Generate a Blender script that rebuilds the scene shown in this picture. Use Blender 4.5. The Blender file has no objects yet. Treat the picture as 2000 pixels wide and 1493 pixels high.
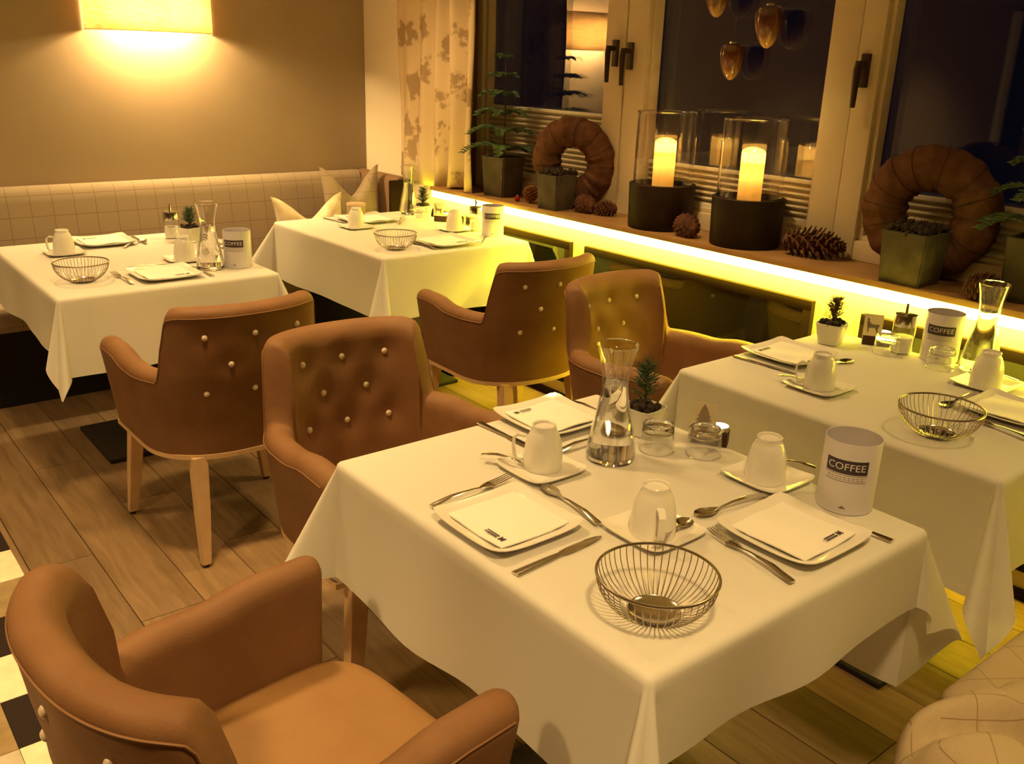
import bpy, bmesh, math, random
from mathutils import Vector, Matrix
PI = math.pi
rnd = random.Random(7)
sc = bpy.context.scene
col = sc.collection

# ---------------------------------------------------------------- camera
YAW, PITCH, ROLL, FPX = math.radians(39.1657), math.radians(19.1452), math.radians(1.8456), 1804.8
cy, sy, cp, sp = math.cos(YAW), math.sin(YAW), math.cos(PITCH), math.sin(PITCH)
fwd = Vector((sy*cp, cy*cp, -sp)); rgt = Vector((cy, -sy, 0)); up = rgt.cross(fwd)
rgt, up = rgt*math.cos(ROLL)+up*math.sin(ROLL), -rgt*math.sin(ROLL)+up*math.cos(ROLL)
cam = bpy.data.cameras.new('camera'); cam_o = bpy.data.objects.new('camera', cam); col.objects.link(cam_o)
m = Matrix((rgt, up, -fwd)).transposed().to_4x4(); m.translation = Vector((0, 0, 1.539))
cam_o.matrix_world = m
cam.sensor_width = 36; cam.lens = FPX/2000*36; cam.clip_start = 0.02
sc.camera = cam_o
# ---------------------------------------------------------------- world, exposure
w = bpy.data.worlds.new('night'); sc.world = w; w.use_nodes = True
w.node_tree.nodes['Background'].inputs[0].default_value = (0.10, 0.12, 0.30, 1)
w.node_tree.nodes['Background'].inputs[1].default_value = 0.006
sc.view_settings.view_transform = 'Standard'
try: sc.view_settings.look = 'None'
except Exception: pass
sc.view_settings.gamma = 1; sc.view_settings.use_curve_mapping = False
sc.view_settings.exposure = 1.42
WARM = (1.0, 0.645, 0.245)
# ceiling downlights: (x, y, watts, spot angle)
SPOTS = [(0.75, 2.25, 66, 100), (2.15, 2.35, 44, 100), (0.75, 3.75, 30, 110), (2.15, 3.85, 30, 110),
         (-0.9, 1.5, 95, 115), (0.45, 0.15, 56, 110), (-0.9, 3.75, 70, 110), (2.1, 0.45, 14, 110),
         (-2.8, 1.5, 50, 120), (-2.8, 3.75, 70, 120)]
CEIL = 2.5

# ---------------------------------------------------------------- materials
MATS = {}
def mat(name, color, rough=0.6, metal=0.0, spec=0.5, noise=None, bump=0.0, bscale=200, **kw):
    if name in MATS: return MATS[name]
    mt = bpy.data.materials.new(name); mt.use_nodes = True; MATS[name] = mt
    nt = mt.node_tree; b = nt.nodes['Principled BSDF']
    b.inputs['Base Color'].default_value = (*color, 1); b.inputs['Roughness'].default_value = rough
    b.inputs['Metallic'].default_value = metal; b.inputs['Specular IOR Level'].default_value = spec
    for k, v in kw.items(): b.inputs[k.replace('_', ' ')].default_value = v
    tc = nt.nodes.new('ShaderNodeTexCoord')
    if noise:
        c2, scl = noise
        n = nt.nodes.new('ShaderNodeTexNoise'); n.inputs['Scale'].default_value = scl; n.inputs['Detail'].default_value = 5
        r = nt.nodes.new('ShaderNodeValToRGB'); r.color_ramp.elements[0].position = .35; r.color_ramp.elements[1].position = .68
        r.color_ramp.elements[0].color = (*color, 1); r.color_ramp.elements[1].color = (*c2, 1)
        nt.links.new(tc.outputs['Object'], n.inputs['Vector']); nt.links.new(n.outputs['Fac'], r.inputs[0]); nt.links.new(r.outputs[0], b.inputs['Base Color'])
    if bump:
        n = nt.nodes.new('ShaderNodeTexNoise'); n.inputs['Scale'].default_value = bscale; n.inputs['Detail'].default_value = 3
        bp = nt.nodes.new('ShaderNodeBump'); bp.inputs['Strength'].default_value = bump; bp.inputs['Distance'].default_value = 0.004
        nt.links.new(tc.outputs['Object'], n.inputs['Vector']); nt.links.new(n.outputs['Fac'], bp.inputs['Height']); nt.links.new(bp.outputs[0], b.inputs['Normal'])
    return mt
def nodes(mt): return mt.node_tree, mt.node_tree.nodes, mt.node_tree.links
def emis(name, color, strength):
    if name in MATS: return MATS[name]
    mt = bpy.data.materials.new(name); mt.use_nodes = True; MATS[name] = mt
    nt, N, L = nodes(mt); N.clear()
    e = N.new('ShaderNodeEmission'); e.inputs[0].default_value = (*color, 1); e.inputs[1].default_value = strength
    o = N.new('ShaderNodeOutputMaterial'); L.new(e.outputs[0], o.inputs[0]); return mt
def thin_glass(name, surfaces=2, tint=(1, 1, 1), gloss=0.02):
    """clear pane: transparent plus a Schlick mirror term, the same from both sides"""
    if name in MATS: return MATS[name]
    mt = bpy.data.materials.new(name); mt.use_nodes = True; MATS[name] = mt
    nt, N, L = nodes(mt); N.clear()
    g = N.new('ShaderNodeNewGeometry'); d = N.new('ShaderNodeVectorMath'); d.operation = 'DOT_PRODUCT'
    L.new(g.outputs['Normal'], d.inputs[0]); L.new(g.outputs['Incoming'], d.inputs[1])
    def M(op, a, b=None):
        q = N.new('ShaderNodeMath'); q.operation = op; q.use_clamp = False
        for i, v in enumerate((a, b)):
            if v is None: continue
            if isinstance(v, (int, float)): q.inputs[i].default_value = v
            else: L.new(v, q.inputs[i])
        return q.outputs[0]
    c = M('ABSOLUTE', d.outputs['Value']); p5 = M('POWER', M('SUBTRACT', 1.0, c), 5.0)
    F = M('ADD', M('MULTIPLY', p5, 0.96), 0.04)
    fac = M('SUBTRACT', 1.0, M('POWER', M('SUBTRACT', 1.0, F), float(surfaces)))
    t = N.new('ShaderNodeBsdfTransparent'); t.inputs[0].default_value = (*tint, 1)
    gl = N.new('ShaderNodeBsdfGlossy'); gl.inputs[0].default_value = (1, 1, 1, 1); gl.inputs['Roughness'].default_value = gloss
    mx = N.new('ShaderNodeMixShader'); L.new(fac, mx.inputs[0]); L.new(t.outputs[0], mx.inputs[1]); L.new(gl.outputs[0], mx.inputs[2])
    o = N.new('ShaderNodeOutputMaterial'); L.new(mx.outputs[0], o.inputs[0]); return mt
def translucent(name, color, mixf=0.5, tex=None):
    if name in MATS: return MATS[name]
    mt = bpy.data.materials.new(name); mt.use_nodes = True; MATS[name] = mt
    nt, N, L = nodes(mt); N.clear()
    a = N.new('ShaderNodeBsdfDiffuse'); b = N.new('ShaderNodeBsdfTranslucent')
    for q in (a, b): q.inputs[0].default_value = (*color, 1)
    if tex:
        c2, scl = tex
        tc = N.new('ShaderNodeTexCoord'); mp = N.new('ShaderNodeMapping'); mp.inputs['Scale'].default_value = (1, 1, 6)
        n = N.new('ShaderNodeTexNoise'); n.inputs['Scale'].default_value = scl; n.inputs['Detail'].default_value = 4
        r = N.new('ShaderNodeValToRGB'); r.color_ramp.elements[0].position = .3; r.color_ramp.elements[1].position = .7
        r.color_ramp.elements[0].color = (*c2, 1); r.color_ramp.elements[1].color = (*color, 1)
        L.new(tc.outputs['Object'], mp.inputs[0]); L.new(mp.outputs[0], n.inputs['Vector']); L.new(n.outputs['Fac'], r.inputs[0])
        for q in (a, b): L.new(r.outputs[0], q.inputs[0])
    mx = N.new('ShaderNodeMixShader'); mx.inputs[0].default_value = mixf
    L.new(a.outputs[0], mx.inputs[1]); L.new(b.outputs[0], mx.inputs[2])
    o = N.new('ShaderNodeOutputMaterial'); L.new(mx.outputs[0], o.inputs[0]); return mt
def check_mat(name, base, line, step=0.095, wid=0.05, coords='Object', rot=0):
    if name in MATS: return MATS[name]
    mt = mat(name, base, 0.9, spec=0.1)
    nt, N, L = nodes(mt); b = N['Principled BSDF']
    tc = N.new('ShaderNodeTexCoord'); mp = N.new('ShaderNodeMapping'); mp.inputs['Rotation'].default_value = (0, 0, rot)
    L.new(tc.outputs[coords], mp.inputs[0])
    s = N.new('ShaderNodeSeparateXYZ'); L.new(mp.outputs[0], s.inputs[0])
    outs = []
    for ax in ('X', 'Y', 'Z'):
        a = N.new('ShaderNodeMath'); a.operation = 'MULTIPLY'; a.inputs[1].default_value = 1/step; L.new(s.outputs[ax], a.inputs[0])
        f = N.new('ShaderNodeMath'); f.operation = 'FRACT'; L.new(a.outputs[0], f.inputs[0])
        l = N.new('ShaderNodeMath'); l.operation = 'LESS_THAN'; l.inputs[1].default_value = wid; L.new(f.outputs[0], l.inputs[0]); outs.append(l.outputs[0])
    g = N.new('ShaderNodeNewGeometry'); t = N.new('ShaderNodeVectorTransform'); t.vector_type = 'NORMAL'; t.convert_from = 'WORLD'; t.convert_to = 'OBJECT'
    L.new(g.outputs['Normal'], t.inputs[0]); sn = N.new('ShaderNodeSeparateXYZ'); L.new(t.outputs[0], sn.inputs[0])
    tot = None
    for o, ax in zip(outs, ('X', 'Y', 'Z')):   # an axis' lines are drawn only on faces that do not face that axis
        ab = N.new('ShaderNodeMath'); ab.operation = 'ABSOLUTE'; L.new(sn.outputs[ax], ab.inputs[0])
        lt = N.new('ShaderNodeMath'); lt.operation = 'LESS_THAN'; lt.inputs[1].default_value = 0.72; L.new(ab.outputs[0], lt.inputs[0])
        mu = N.new('ShaderNodeMath'); mu.operation = 'MULTIPLY'; L.new(o, mu.inputs[0]); L.new(lt.outputs[0], mu.inputs[1])
        if tot is None: tot = mu.outputs[0]
        else:
            mx = N.new('ShaderNodeMath'); mx.operation = 'MAXIMUM'; L.new(tot, mx.inputs[0]); L.new(mu.outputs[0], mx.inputs[1]); tot = mx.outputs[0]
    n = N.new('ShaderNodeTexNoise'); n.inputs['Scale'].default_value = 260; L.new(tc.outputs['Object'], n.inputs['Vector'])
    c = N.new('ShaderNodeMix'); c.data_type = 'RGBA'; c.inputs[6].default_value = (*base, 1); c.inputs[7].default_value = (*line, 1); L.new(tot, c.inputs[0])
    c2 = N.new('ShaderNodeMix'); c2.data_type = 'RGBA'; c2.blend_type = 'MULTIPLY'; c2.inputs[0].default_value = .5
    L.new(c.outputs[2], c2.inputs[6]); L.new(n.outputs['Color'], c2.inputs[7])
    gm = N.new('ShaderNodeMix'); gm.data_type = 'RGBA'; gm.inputs[0].default_value = .6; L.new(c2.outputs[2], gm.inputs[6]); L.new(c.outputs[2], gm.inputs[7])
    L.new(gm.outputs[2], b.inputs['Base Color']); return mt

M_CLOTH = mat('white_cloth', (0.80, 0.78, 0.74), 0.85, spec=0.15, bump=0.12, bscale=900)
def cloth_translucent():
    nt, N, L = nodes(M_CLOTH); b = N['Principled BSDF']; o = N['Material Output']
    t = N.new('ShaderNodeBsdfTranslucent'); t.inputs[0].default_value = (0.80, 0.78, 0.74, 1)
    mx = N.new('ShaderNodeMixShader'); mx.inputs[0].default_value = 0.22
    L.new(b.outputs[0], mx.inputs[1]); L.new(t.outputs[0], mx.inputs[2]); L.new(mx.outputs[0], o.inputs[0])
cloth_translucent()
M_LEATHER = mat('brown_leather', (0.180, 0.084, 0.036), 0.62, spec=0.28, noise=((0.215, 0.106, 0.048), 9), bump=0.12, bscale=240)
M_SEAT = mat('seat_leather', (0.29, 0.155, 0.062), 0.62, spec=0.3, noise=((0.26, 0.135, 0.052), 10), bump=0.12, bscale=240)
M_BUTTON = mat('button_metal', (0.62, 0.52, 0.42), 0.42, spec=0.5)
M_LEG = mat('beech_leg', (0.62, 0.42, 0.25), 0.5, noise=((0.55, 0.36, 0.20), 14))
M_GLIDE = mat('black_glide', (0.02, 0.02, 0.02), 0.6)
M_PORC = mat('porcelain', (0.80, 0.77, 0.72), 0.18, spec=0.5)
M_NAPKIN = mat('paper_napkin', (0.86, 0.83, 0.78), 0.9, spec=0.1, bump=0.1, bscale=500)
M_INK = mat('print_ink', (0.035, 0.025, 0.03), 0.7)
M_INK2 = mat('faint_ink', (0.22, 0.17, 0.15), 0.8)
M_INK3 = mat('card_print', (0.36, 0.28, 0.20), 0.8)
M_STEEL = mat('polished_steel', (0.66, 0.62, 0.56), 0.16, metal=1.0)
M_WIRE = mat('steel_wire', (0.42, 0.36, 0.28), 0.3, metal=1.0)
M_TIN = mat('white_tin', (0.70, 0.66, 0.72), 0.35, spec=0.4)
M_LABEL = mat('tin_banner', (0.045, 0.03, 0.045), 0.5)
M_LETTER = mat('banner_letters', (0.75, 0.72, 0.76), 0.5)
M_GLASS = thin_glass('clear_glass', 2)
M_PANE = thin_glass('window_glass', 3, (0.90, 0.91, 0.93), 0.0)
M_SOLIDGLASS = mat('thick_glass', (1, 1, 1), 0.0, spec=0.5, Transmission_Weight=1.0, IOR=1.45)
M_WATER = mat('water', (1, 1, 1), 0.0, spec=0.5, Transmission_Weight=1.0, IOR=1.33)
M_WALL = mat('taupe_wall', (0.345, 0.262, 0.185), 0.9, spec=0.1, noise=((0.33, 0.25, 0.175), 3))
M_CREAM = mat('cream_wall', (0.82, 0.72, 0.58), 0.9, spec=0.1)
M_CEIL = mat('ceiling_paint', (0.70, 0.66, 0.60), 0.95, spec=0.05)
M_FRAME = mat('window_paint', (0.66, 0.55, 0.38), 0.5, spec=0.3)
M_FRAMED = mat('frame_edge_wood', (0.17, 0.075, 0.03), 0.6)
M_SILL = mat('oak_sill', (0.35, 0.20, 0.085), 0.45, noise=((0.29, 0.155, 0.06), 8))
M_HANDLE = mat('bronze_handle', (0.035, 0.016, 0.010), 0.4, spec=0.5)
M_DGLASS = mat('dark_panel_glass', (0.012, 0.011, 0.007), 0.06, spec=0.6)
M_DFRAME = mat('brown_panel_frame', (0.020, 0.010, 0.006), 0.7, spec=0.1)
M_BLACK = mat('black_steel_plate', (0.012, 0.009, 0.009), 0.6)
M_CHECK = check_mat('checked_wool', (0.365, 0.285, 0.21), (0.25, 0.18, 0.125), 0.097, 0.035)
M_CHECK2 = check_mat('checked_wool_light', (0.46, 0.365, 0.235), (0.31, 0.225, 0.13), 0.10, 0.020, rot=0.6)
M_PILLOW = mat('cream_pillow', (0.76, 0.66, 0.50), 0.9, spec=0.1, noise=((0.62, 0.48, 0.30), 16))
M_DARKWOOD = mat('dark_stained_wood', (0.016, 0.009, 0.007), 0.6, spec=0.2, noise=((0.028, 0.014, 0.009), 12))
M_CEMENT = mat('grey_cement', (0.115, 0.098, 0.072), 0.9, spec=0.1, noise=((0.07, 0.06, 0.044), 14), bump=0.3, bscale=60)
M_FELT = mat('brown_felt', (0.150, 0.070, 0.040), 0.95, spec=0.05, noise=((0.105, 0.048, 0.028), 30), bump=0.5, bscale=90)
M_CONE = mat('pine_cone', (0.14, 0.050, 0.022), 0.8, noise=((0.075, 0.026, 0.012), 40))
M_GREEN = mat('fir_needles', (0.080, 0.135, 0.055), 0.8, noise=((0.045, 0.08, 0.03), 60))
M_BARK = mat('bark', (0.10, 0.06, 0.03), 0.9)
M_MOSS = mat('dark_moss', (0.045, 0.028, 0.018), 0.95, noise=((0.02, 0.012, 0.008), 80))
M_WALNUT = mat('walnut_block', (0.055, 0.016, 0.012), 0.6, noise=((0.035, 0.010, 0.008), 20))
M_CARD = mat('cream_card', (0.80, 0.70, 0.52), 0.8, spec=0.1)
M_AMBER = mat('amber_glass', (0.36, 0.085, 0.018), 0.07, spec=0.6, noise=((0.20, 0.035, 0.01), 14), Transmission_Weight=0.35)
M_SILVER = mat('silver_cap', (0.75, 0.70, 0.62), 0.25, metal=1.0)
M_SHADE = translucent('lamp_linen', (0.86, 0.72, 0.48), 0.45, ((0.62, 0.46, 0.26), 26))
M_WAX = translucent('candle_wax', (0.88, 0.66, 0.34), 0.5)
M_BLIND = mat('pleated_fabric', (0.66, 0.58, 0.46), 0.85, spec=0.1)
M_BLINDRAIL = mat('blind_rail', (0.78, 0.72, 0.62), 0.4)
M_SUGAR = mat('white_sugar', (0.85, 0.82, 0.76), 0.9)
M_DARKDOOR = mat('dark_door', (0.02, 0.015, 0.012), 0.7)
M_WHITETRIM = mat('white_trim', (0.8, 0.78, 0.74), 0.5)

def plank_mat():
    mt = mat('oak_plank', (0.2, 0.1, 0.05), 0.45, spec=0.35)
    nt, N, L = nodes(mt); b = N['Principled BSDF']
    tc = N.new('ShaderNodeTexCoord'); oi = N.new('ShaderNodeObjectInfo')
    mp = N.new('ShaderNodeMapping'); mp.inputs['Scale'].default_value = (14, 1.3, 1)
    cb = N.new('ShaderNodeCombineXYZ'); mu = N.new('ShaderNodeMath'); mu.operation = 'MULTIPLY'; mu.inputs[1].default_value = 40
    L.new(oi.outputs['Random'], mu.inputs[0]); L.new(mu.outputs[0], cb.inputs[1]); L.new(cb.outputs[0], mp.inputs['Location'])
    L.new(tc.outputs['Object'], mp.inputs[0])
    n = N.new('ShaderNodeTexNoise'); n.inputs['Scale'].default_value = 3; n.inputs['Detail'].default_value = 8; n.inputs['Distortion'].default_value = .6
    L.new(mp.outputs[0], n.inputs['Vector'])
    r = N.new('ShaderNodeValToRGB'); r.color_ramp.elements[0].position = .3; r.color_ramp.elements[1].position = .7
    r.color_ramp.elements[0].color = (0.165, 0.100, 0.052, 1); r.color_ramp.elements[1].color = (0.25, 0.160, 0.088, 1); L.new(n.outputs['Fac'], r.inputs[0])
    ra = N.new('ShaderNodeMapRange'); ra.inputs[3].default_value = .75; ra.inputs[4].default_value = 1.2; L.new(oi.outputs['Random'], ra.inputs[0])
    mm = N.new('ShaderNodeVectorMath'); mm.operation = 'SCALE'; L.new(r.outputs[0], mm.inputs[0]); L.new(ra.outputs[0], mm.inputs['Scale'])
    L.new(mm.outputs[0], b.inputs['Base Color']); return mt
M_PLANK = plank_mat()
def curtain_mat():
    mt = mat('curtain_fabric', (0.70, 0.55, 0.36), 0.9, spec=0.1)
    nt, N, L = nodes(mt); b = N['Principled BSDF']
    tc = N.new('ShaderNodeTexCoord'); v = N.new('ShaderNodeTexVoronoi'); v.inputs['Scale'].default_value = 6.5
    n = N.new('ShaderNodeTexNoise'); n.inputs['Scale'].default_value = 26; n.inputs['Detail'].default_value = 3
    mp = N.new('ShaderNodeMapping'); mp.inputs['Scale'].default_value = (0.2, 1.0, 0.8); L.new(tc.outputs['Object'], mp.inputs[0])
    L.new(mp.outputs[0], v.inputs['Vector']); L.new(tc.outputs['Object'], n.inputs['Vector'])
    a = N.new('ShaderNodeMath'); a.operation = 'MULTIPLY_ADD'; a.inputs[1].default_value = .75; L.new(n.outputs['Fac'], a.inputs[0]); L.new(v.outputs['Distance'], a.inputs[2])
    r = N.new('ShaderNodeValToRGB'); r.color_ramp.elements[0].position = .66; r.color_ramp.elements[1].position = .76
    r.color_ramp.elements[0].color = (0.40, 0.285, 0.175, 1); r.color_ramp.elements[1].color = (0.68, 0.54, 0.36, 1); L.new(a.outputs[0], r.inputs[0])
    L.new(r.outputs[0], b.inputs['Base Color']); return mt
M_CURTAIN = curtain_mat()

# ---------------------------------------------------------------- mesh helpers
def me_obj(name, me, mt=None, parent=None, loc=None, rz=0.0, smooth=None):
    o = bpy.data.objects.new(name, me); col.objects.link(o)
    if mt is not None and not me.materials: me.materials.append(mt)
    if parent is not None: o.parent = parent
    if loc is not None: o.location = loc
    o.rotation_euler = (0, 0, rz)
    return o
def bm_mesh(bm, name='mesh', smooth=True, merge=None):
    if merge: bmesh.ops.remove_doubles(bm, verts=bm.verts, dist=merge)
    bmesh.ops.recalc_face_normals(bm, faces=bm.faces)
    me = bpy.data.meshes.new(name); bm.to_mesh(me); bm.free()
    if smooth:
        me.polygons.foreach_set('use_smooth', [True]*len(me.polygons))
        try: me.set_sharp_from_angle(angle=math.radians(42))
        except Exception: pass
    return me
def O(name, bm, mt, parent=None, loc=None, rz=0.0, smooth=True, merge=None):
    return me_obj(name, bm_mesh(bm, name, smooth, merge), mt, parent, loc, rz)
def tag(o, label, cat, group=None):
    o['label'] = label; o['category'] = cat
    if group: o['group'] = group
    return o
def thing(name, label, cat, loc=(0, 0, 0), rz=0.0, group=None):
    o = bpy.data.objects.new(name, None); o.empty_display_size = .05; col.objects.link(o)
    o.location = loc; o.rotation_euler = (0, 0, rz); return tag(o, label, cat, group)
def struct(o): o['kind'] = 'structure'; return o
def copy_tree(o, parent=None):
    c = o.copy(); col.objects.link(c)
    if parent is not None: c.parent = parent
    for ch in o.children: copy_tree(ch, c)
    return c
def box(bm, x0, x1, y0, y1, z0, z1, bev=0.0, M=None):
    vs = [bm.verts.new(p) for p in ((x0,y0,z0),(x1,y0,z0),(x1,y1,z0),(x0,y1,z0),(x0,y0,z1),(x1,y0,z1),(x1,y1,z1),(x0,y1,z1))]
    fs = [bm.faces.new([vs[i] for i in f]) for f in ((3,2,1,0),(4,5,6,7),(0,1,5,4),(1,2,6,5),(2,3,7,6),(3,0,4,7))]
    if bev:
        es = list({e for f in fs for e in f.edges})
        r = bmesh.ops.bevel(bm, geom=es, offset=bev, segments=2, profile=.6, affect='EDGES')
        vs = list({v for f in r['faces'] for v in f.verts} | {v for v in vs if v.is_valid})
    if M is not None: bmesh.ops.transform(bm, matrix=M, verts=vs)
    return vs
def B(name, x0, x1, y0, y1, z0, z1, mt, parent=None, bev=0.0, loc=None, rz=0.0):
    bm = bmesh.new(); box(bm, x0, x1, y0, y1, z0, z1, bev); return O(name, bm, mt, parent, loc, rz)
def lathe(bm, prof, n=32, c=(0, 0), close=False):
    rings = []
    for r, z in prof:
        if r < 1e-5: rings.append([bm.verts.new((c[0], c[1], z))])
        else: rings.append([bm.verts.new((c[0]+r*math.cos(2*PI*i/n), c[1]+r*math.sin(2*PI*i/n), z)) for i in range(n)])
    for a, b in zip(rings, rings[1:]):
        if len(a) == 1 and len(b) == 1: continue
        for i in range(n):
            j = (i+1) % n
            if len(a) == 1: bm.faces.new((a[0], b[i], b[j]))
            elif len(b) == 1: bm.faces.new((a[i], a[j], b[0]))
            else: bm.faces.new((a[i], a[j], b[j], b[i]))
    return rings
def lathe_o(name, prof, mt, parent=None, n=32, loc=None):
    bm = bmesh.new(); lathe(bm, prof, n); return O(name, bm, mt, parent, loc)
def tube(bm, pts, r, n=6, closed=False, caps=True):
    pts = [Vector(p) for p in pts]; rings = []; N = len(pts)
    rr = r if hasattr(r, '__len__') else [r]*N
    prev = None
    for i, p in enumerate(pts):
        if closed: t = pts[(i+1) % N]-pts[i-1]
        else: t = pts[min(i+1, N-1)]-pts[max(i-1, 0)]
        t.normalize()
        a = prev-t*prev.dot(t) if prev is not None else (Vector((0, 0, 1)) if abs(t.z) < .9 else Vector((1, 0, 0)))
        if prev is None: a = a-t*a.dot(t)
        a.normalize(); prev = a; b = t.cross(a)
        rings.append([bm.verts.new(p+(a*math.cos(2*PI*k/n)+b*math.sin(2*PI*k/n))*rr[i]) for k in range(n)])
    seq = list(zip(rings, rings[1:]))+([(rings[-1], rings[0])] if closed else [])
    for a, b in seq:
        for k in range(n): bm.faces.new((a[k], a[(k+1) % n], b[(k+1) % n], b[k]))
    if caps and not closed:
        bm.faces.new(rings[0][::-1]); bm.faces.new(rings[-1])
def grid_faces(bm, G, wrap=False):
    for a, b in zip(G, G[1:]):
        n = len(a)
        for k in range(n if wrap else n-1): bm.faces.new((a[k], a[(k+1) % n], b[(k+1) % n], b[k]))
def poly(bm, pts, z, th=0.0004):
    """thin flat prism from an outline in xy"""
    a = [bm.verts.new((x, y, z)) for x, y in pts]; b = [bm.verts.new((x, y, z+th)) for x, y in pts]
    bm.faces.new(a[::-1]); bm.faces.new(b)
    for i in range(len(pts)): bm.faces.new((a[i], a[(i+1) % len(pts)], b[(i+1) % len(pts)], b[i]))
def text_mesh(body, size):
    cu = bpy.data.curves.new('t', 'FONT'); cu.body = body; cu.size = size; cu.align_x = 'CENTER'; cu.align_y = 'CENTER'; cu.resolution_u = 3
    o = bpy.data.objects.new('t', cu); col.objects.link(o)
    dg = bpy.context.evaluated_depsgraph_get(); me = bpy.data.meshes.new_from_object(o.evaluated_get(dg))
    bpy.data.objects.remove(o); bpy.data.curves.remove(cu); return me

# ================================================================ STRUCTURE
XW, YB = 2.84, 4.92      # window wall inner face, back wall face
XL, YF = -5.3, -2.6
fl = struct(B('floor', XL, XW, YF, YB, -0.06, -0.012, mat('floor_base', (0.13, 0.075, 0.038), 0.5, noise=((0.22, 0.13, 0.07), 5))))
PW, PL = 0.185, 1.25
bm = bmesh.new(); box(bm, -PW/2+.0012, PW/2-.0012, -PL/2+.0012, PL/2-.0012, -0.012, 0.0, 0.0012)
plank_me = bm_mesh(bm, 'plank', smooth=False); plank_me.materials.append(M_PLANK)
x = XW-PW/2; c = 0
while x > -1.3:
    y = 0.35-PL+(c*0.47 % PL)
    while y < YB:
        if y+PL/2 <= YB+.3:
            p = bpy.data.objects.new('plank', plank_me); col.objects.link(p); p.parent = fl
            p.location = (x, min(y, YB-PL/2), 0)
        y += PL
    x -= PW; c += 1
struct(B('wall_back', XL, XW+.3, YB, YB+.15, -0.06, CEIL, M_WALL))
struct(B('wall_left', XL-.15, XL, YF-.15, YB+.15, -0.06, CEIL, M_WALL))
struct(B('wall_front', XL, XW+.3, YF-.15, YF, -0.06, CEIL, M_WALL))
struct(B('ceiling', XL-.15, XW+.3, YF-.15, YB+.15, CEIL, CEIL+.1, M_CEIL))
# window wall: low wall, piers, lintel
wr = bpy.data.objects.new('wall_right', None); col.objects.link(wr); struct(wr)
WY0, WY1, WZ0, WZ1 = 0.10, 4.06, 0.865, 2.16
B('parapet', XW, XW+.3, YF, YB, -0.06, WZ0, M_CREAM, wr)
B('pier', XW, XW+.3, WY1, YB, WZ0, CEIL, M_CREAM, wr)
B('pier', XW, XW+.3, YF, WY0, WZ0, CEIL, M_CREAM, wr)
B('lintel', XW, XW+.3, WY0, WY1, WZ1, CEIL, M_CREAM, wr)
struct(B('baseboard_right', XW-.012, XW, YF, YB, 0, 0.035, M_DFRAME))
# door in the far left of the back wall (seen only mirrored in the glass)
d1 = struct(B('door_1', XL+.02, -4.66, YB-.012, YB, 0, 2.15, M_DARKDOOR))
struct(B('trim_1', -4.66, -4.52, YB-.05, YB, 0, 2.2, M_WHITETRIM, bev=.004))

# window sill
sl = struct(B('window_sill', 2.755, 3.02, WY0, 4.12, 0.884, 0.905, M_SILL, bev=.003))
led = thing('led_strip', 'bright yellow LED light strip running under the front edge of the wooden window sill', 'light strip', (2.77, 0, 0.865))
B('diffuser', -0.004, 0.006, WY0, 4.12, -0.016, 0.0185, emis('led_light', (1.0, 0.83, 0.060), 11.0), led)
B('led_tape', 0.030, 0.058, WY0, 4.12, 0.004, 0.0185, emis('led_tape_light', (1.0, 0.83, 0.030), 54.0), led)
B('channel', 0.058, 0.066, WY0, 4.12, -0.0185, 0.0185, M_STEEL, led)

# windows
def window(n, y0, y1, zb, left_w, right_w, handles):
    root = bpy.data.objects.new('window_%d' % n, None); col.objects.link(root); struct(root); root.location = (0, 0, 0)
    zt = WZ1-.02
    xa, xb = 2.995, 3.075
    # sash: y0..y1 is the clear glass, stiles outside of it
    B('stile', xa, xb, y1, y1+left_w, WZ0+.04, zt, M_FRAME, root, .006)
    B('stile', xa, xb, y0-right_w, y0, WZ0+.04, zt, M_FRAME, root, .006)
    B('rail', xa+.002, xb, y0, y1, WZ0+.04, zb, M_FRAME, root, .006)
    B('rail', xa+.002, xb, y0, y1, zt-.09, zt, M_FRAME, root, .006)
    for a, b, c, d in ((y1-.018, y1, zb, zt-.09), (y0, y0+.018, zb, zt-.09), (y0+.018, y1-.018, zb, zb+.018), (y0+.018, y1-.018, zt-.108, zt-.09)):
        B('glazing_bead', xa+.022, xb-.01, a, b, c, d, M_FRAME, root, .003)
    B('pane', 3.070, 3.092, y0, y1, zb, zt-.09, M_PANE, root)
    for hy, hz in handles:
        h = B('handle', xa-.014, xa+.001, hy-.016, hy+.016, hz-.055, hz+.055, M_HANDLE, root, .004)
        bm = bmesh.new(); tube(bm, [(xa-.012, hy, hz+.02), (xa-.05, hy, hz+.02)], .011, 10)
        tube(bm, [(xa-.046, hy, hz+.028), (xa-.052, hy, hz+.0), (xa-.05, hy, hz-.12)], [.012, .0125, .009], 8); O('lever', bm, M_HANDLE, h)
    return root
window(1, 3.105, 4.0, .975, .045, .122, [(3.035, 1.585)])
window(2, 1.985, 2.855, .975, .122, .112, [(2.945, 1.575)])
window(3, 0.26, 1.785, .975, .088, .10, [(1.835, 1.545)])
B('frame_edge', 2.965, 3.08, 4.045, 4.06, WZ0+.04, WZ1, M_FRAMED, wr)
B('frame_base', 3.0, 3.08, WY0, 4.045, WZ0+.02, WZ0+.043, M_FRAME, wr)
B('frame_head', 3.0, 3.08, WY0, 4.045, WZ1-.022, WZ1, M_FRAME, wr)
B('pane_edge_left', 3.06, 3.09, 4.04, 4.06, WZ0, WZ1, M_FRAMED, wr)

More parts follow.
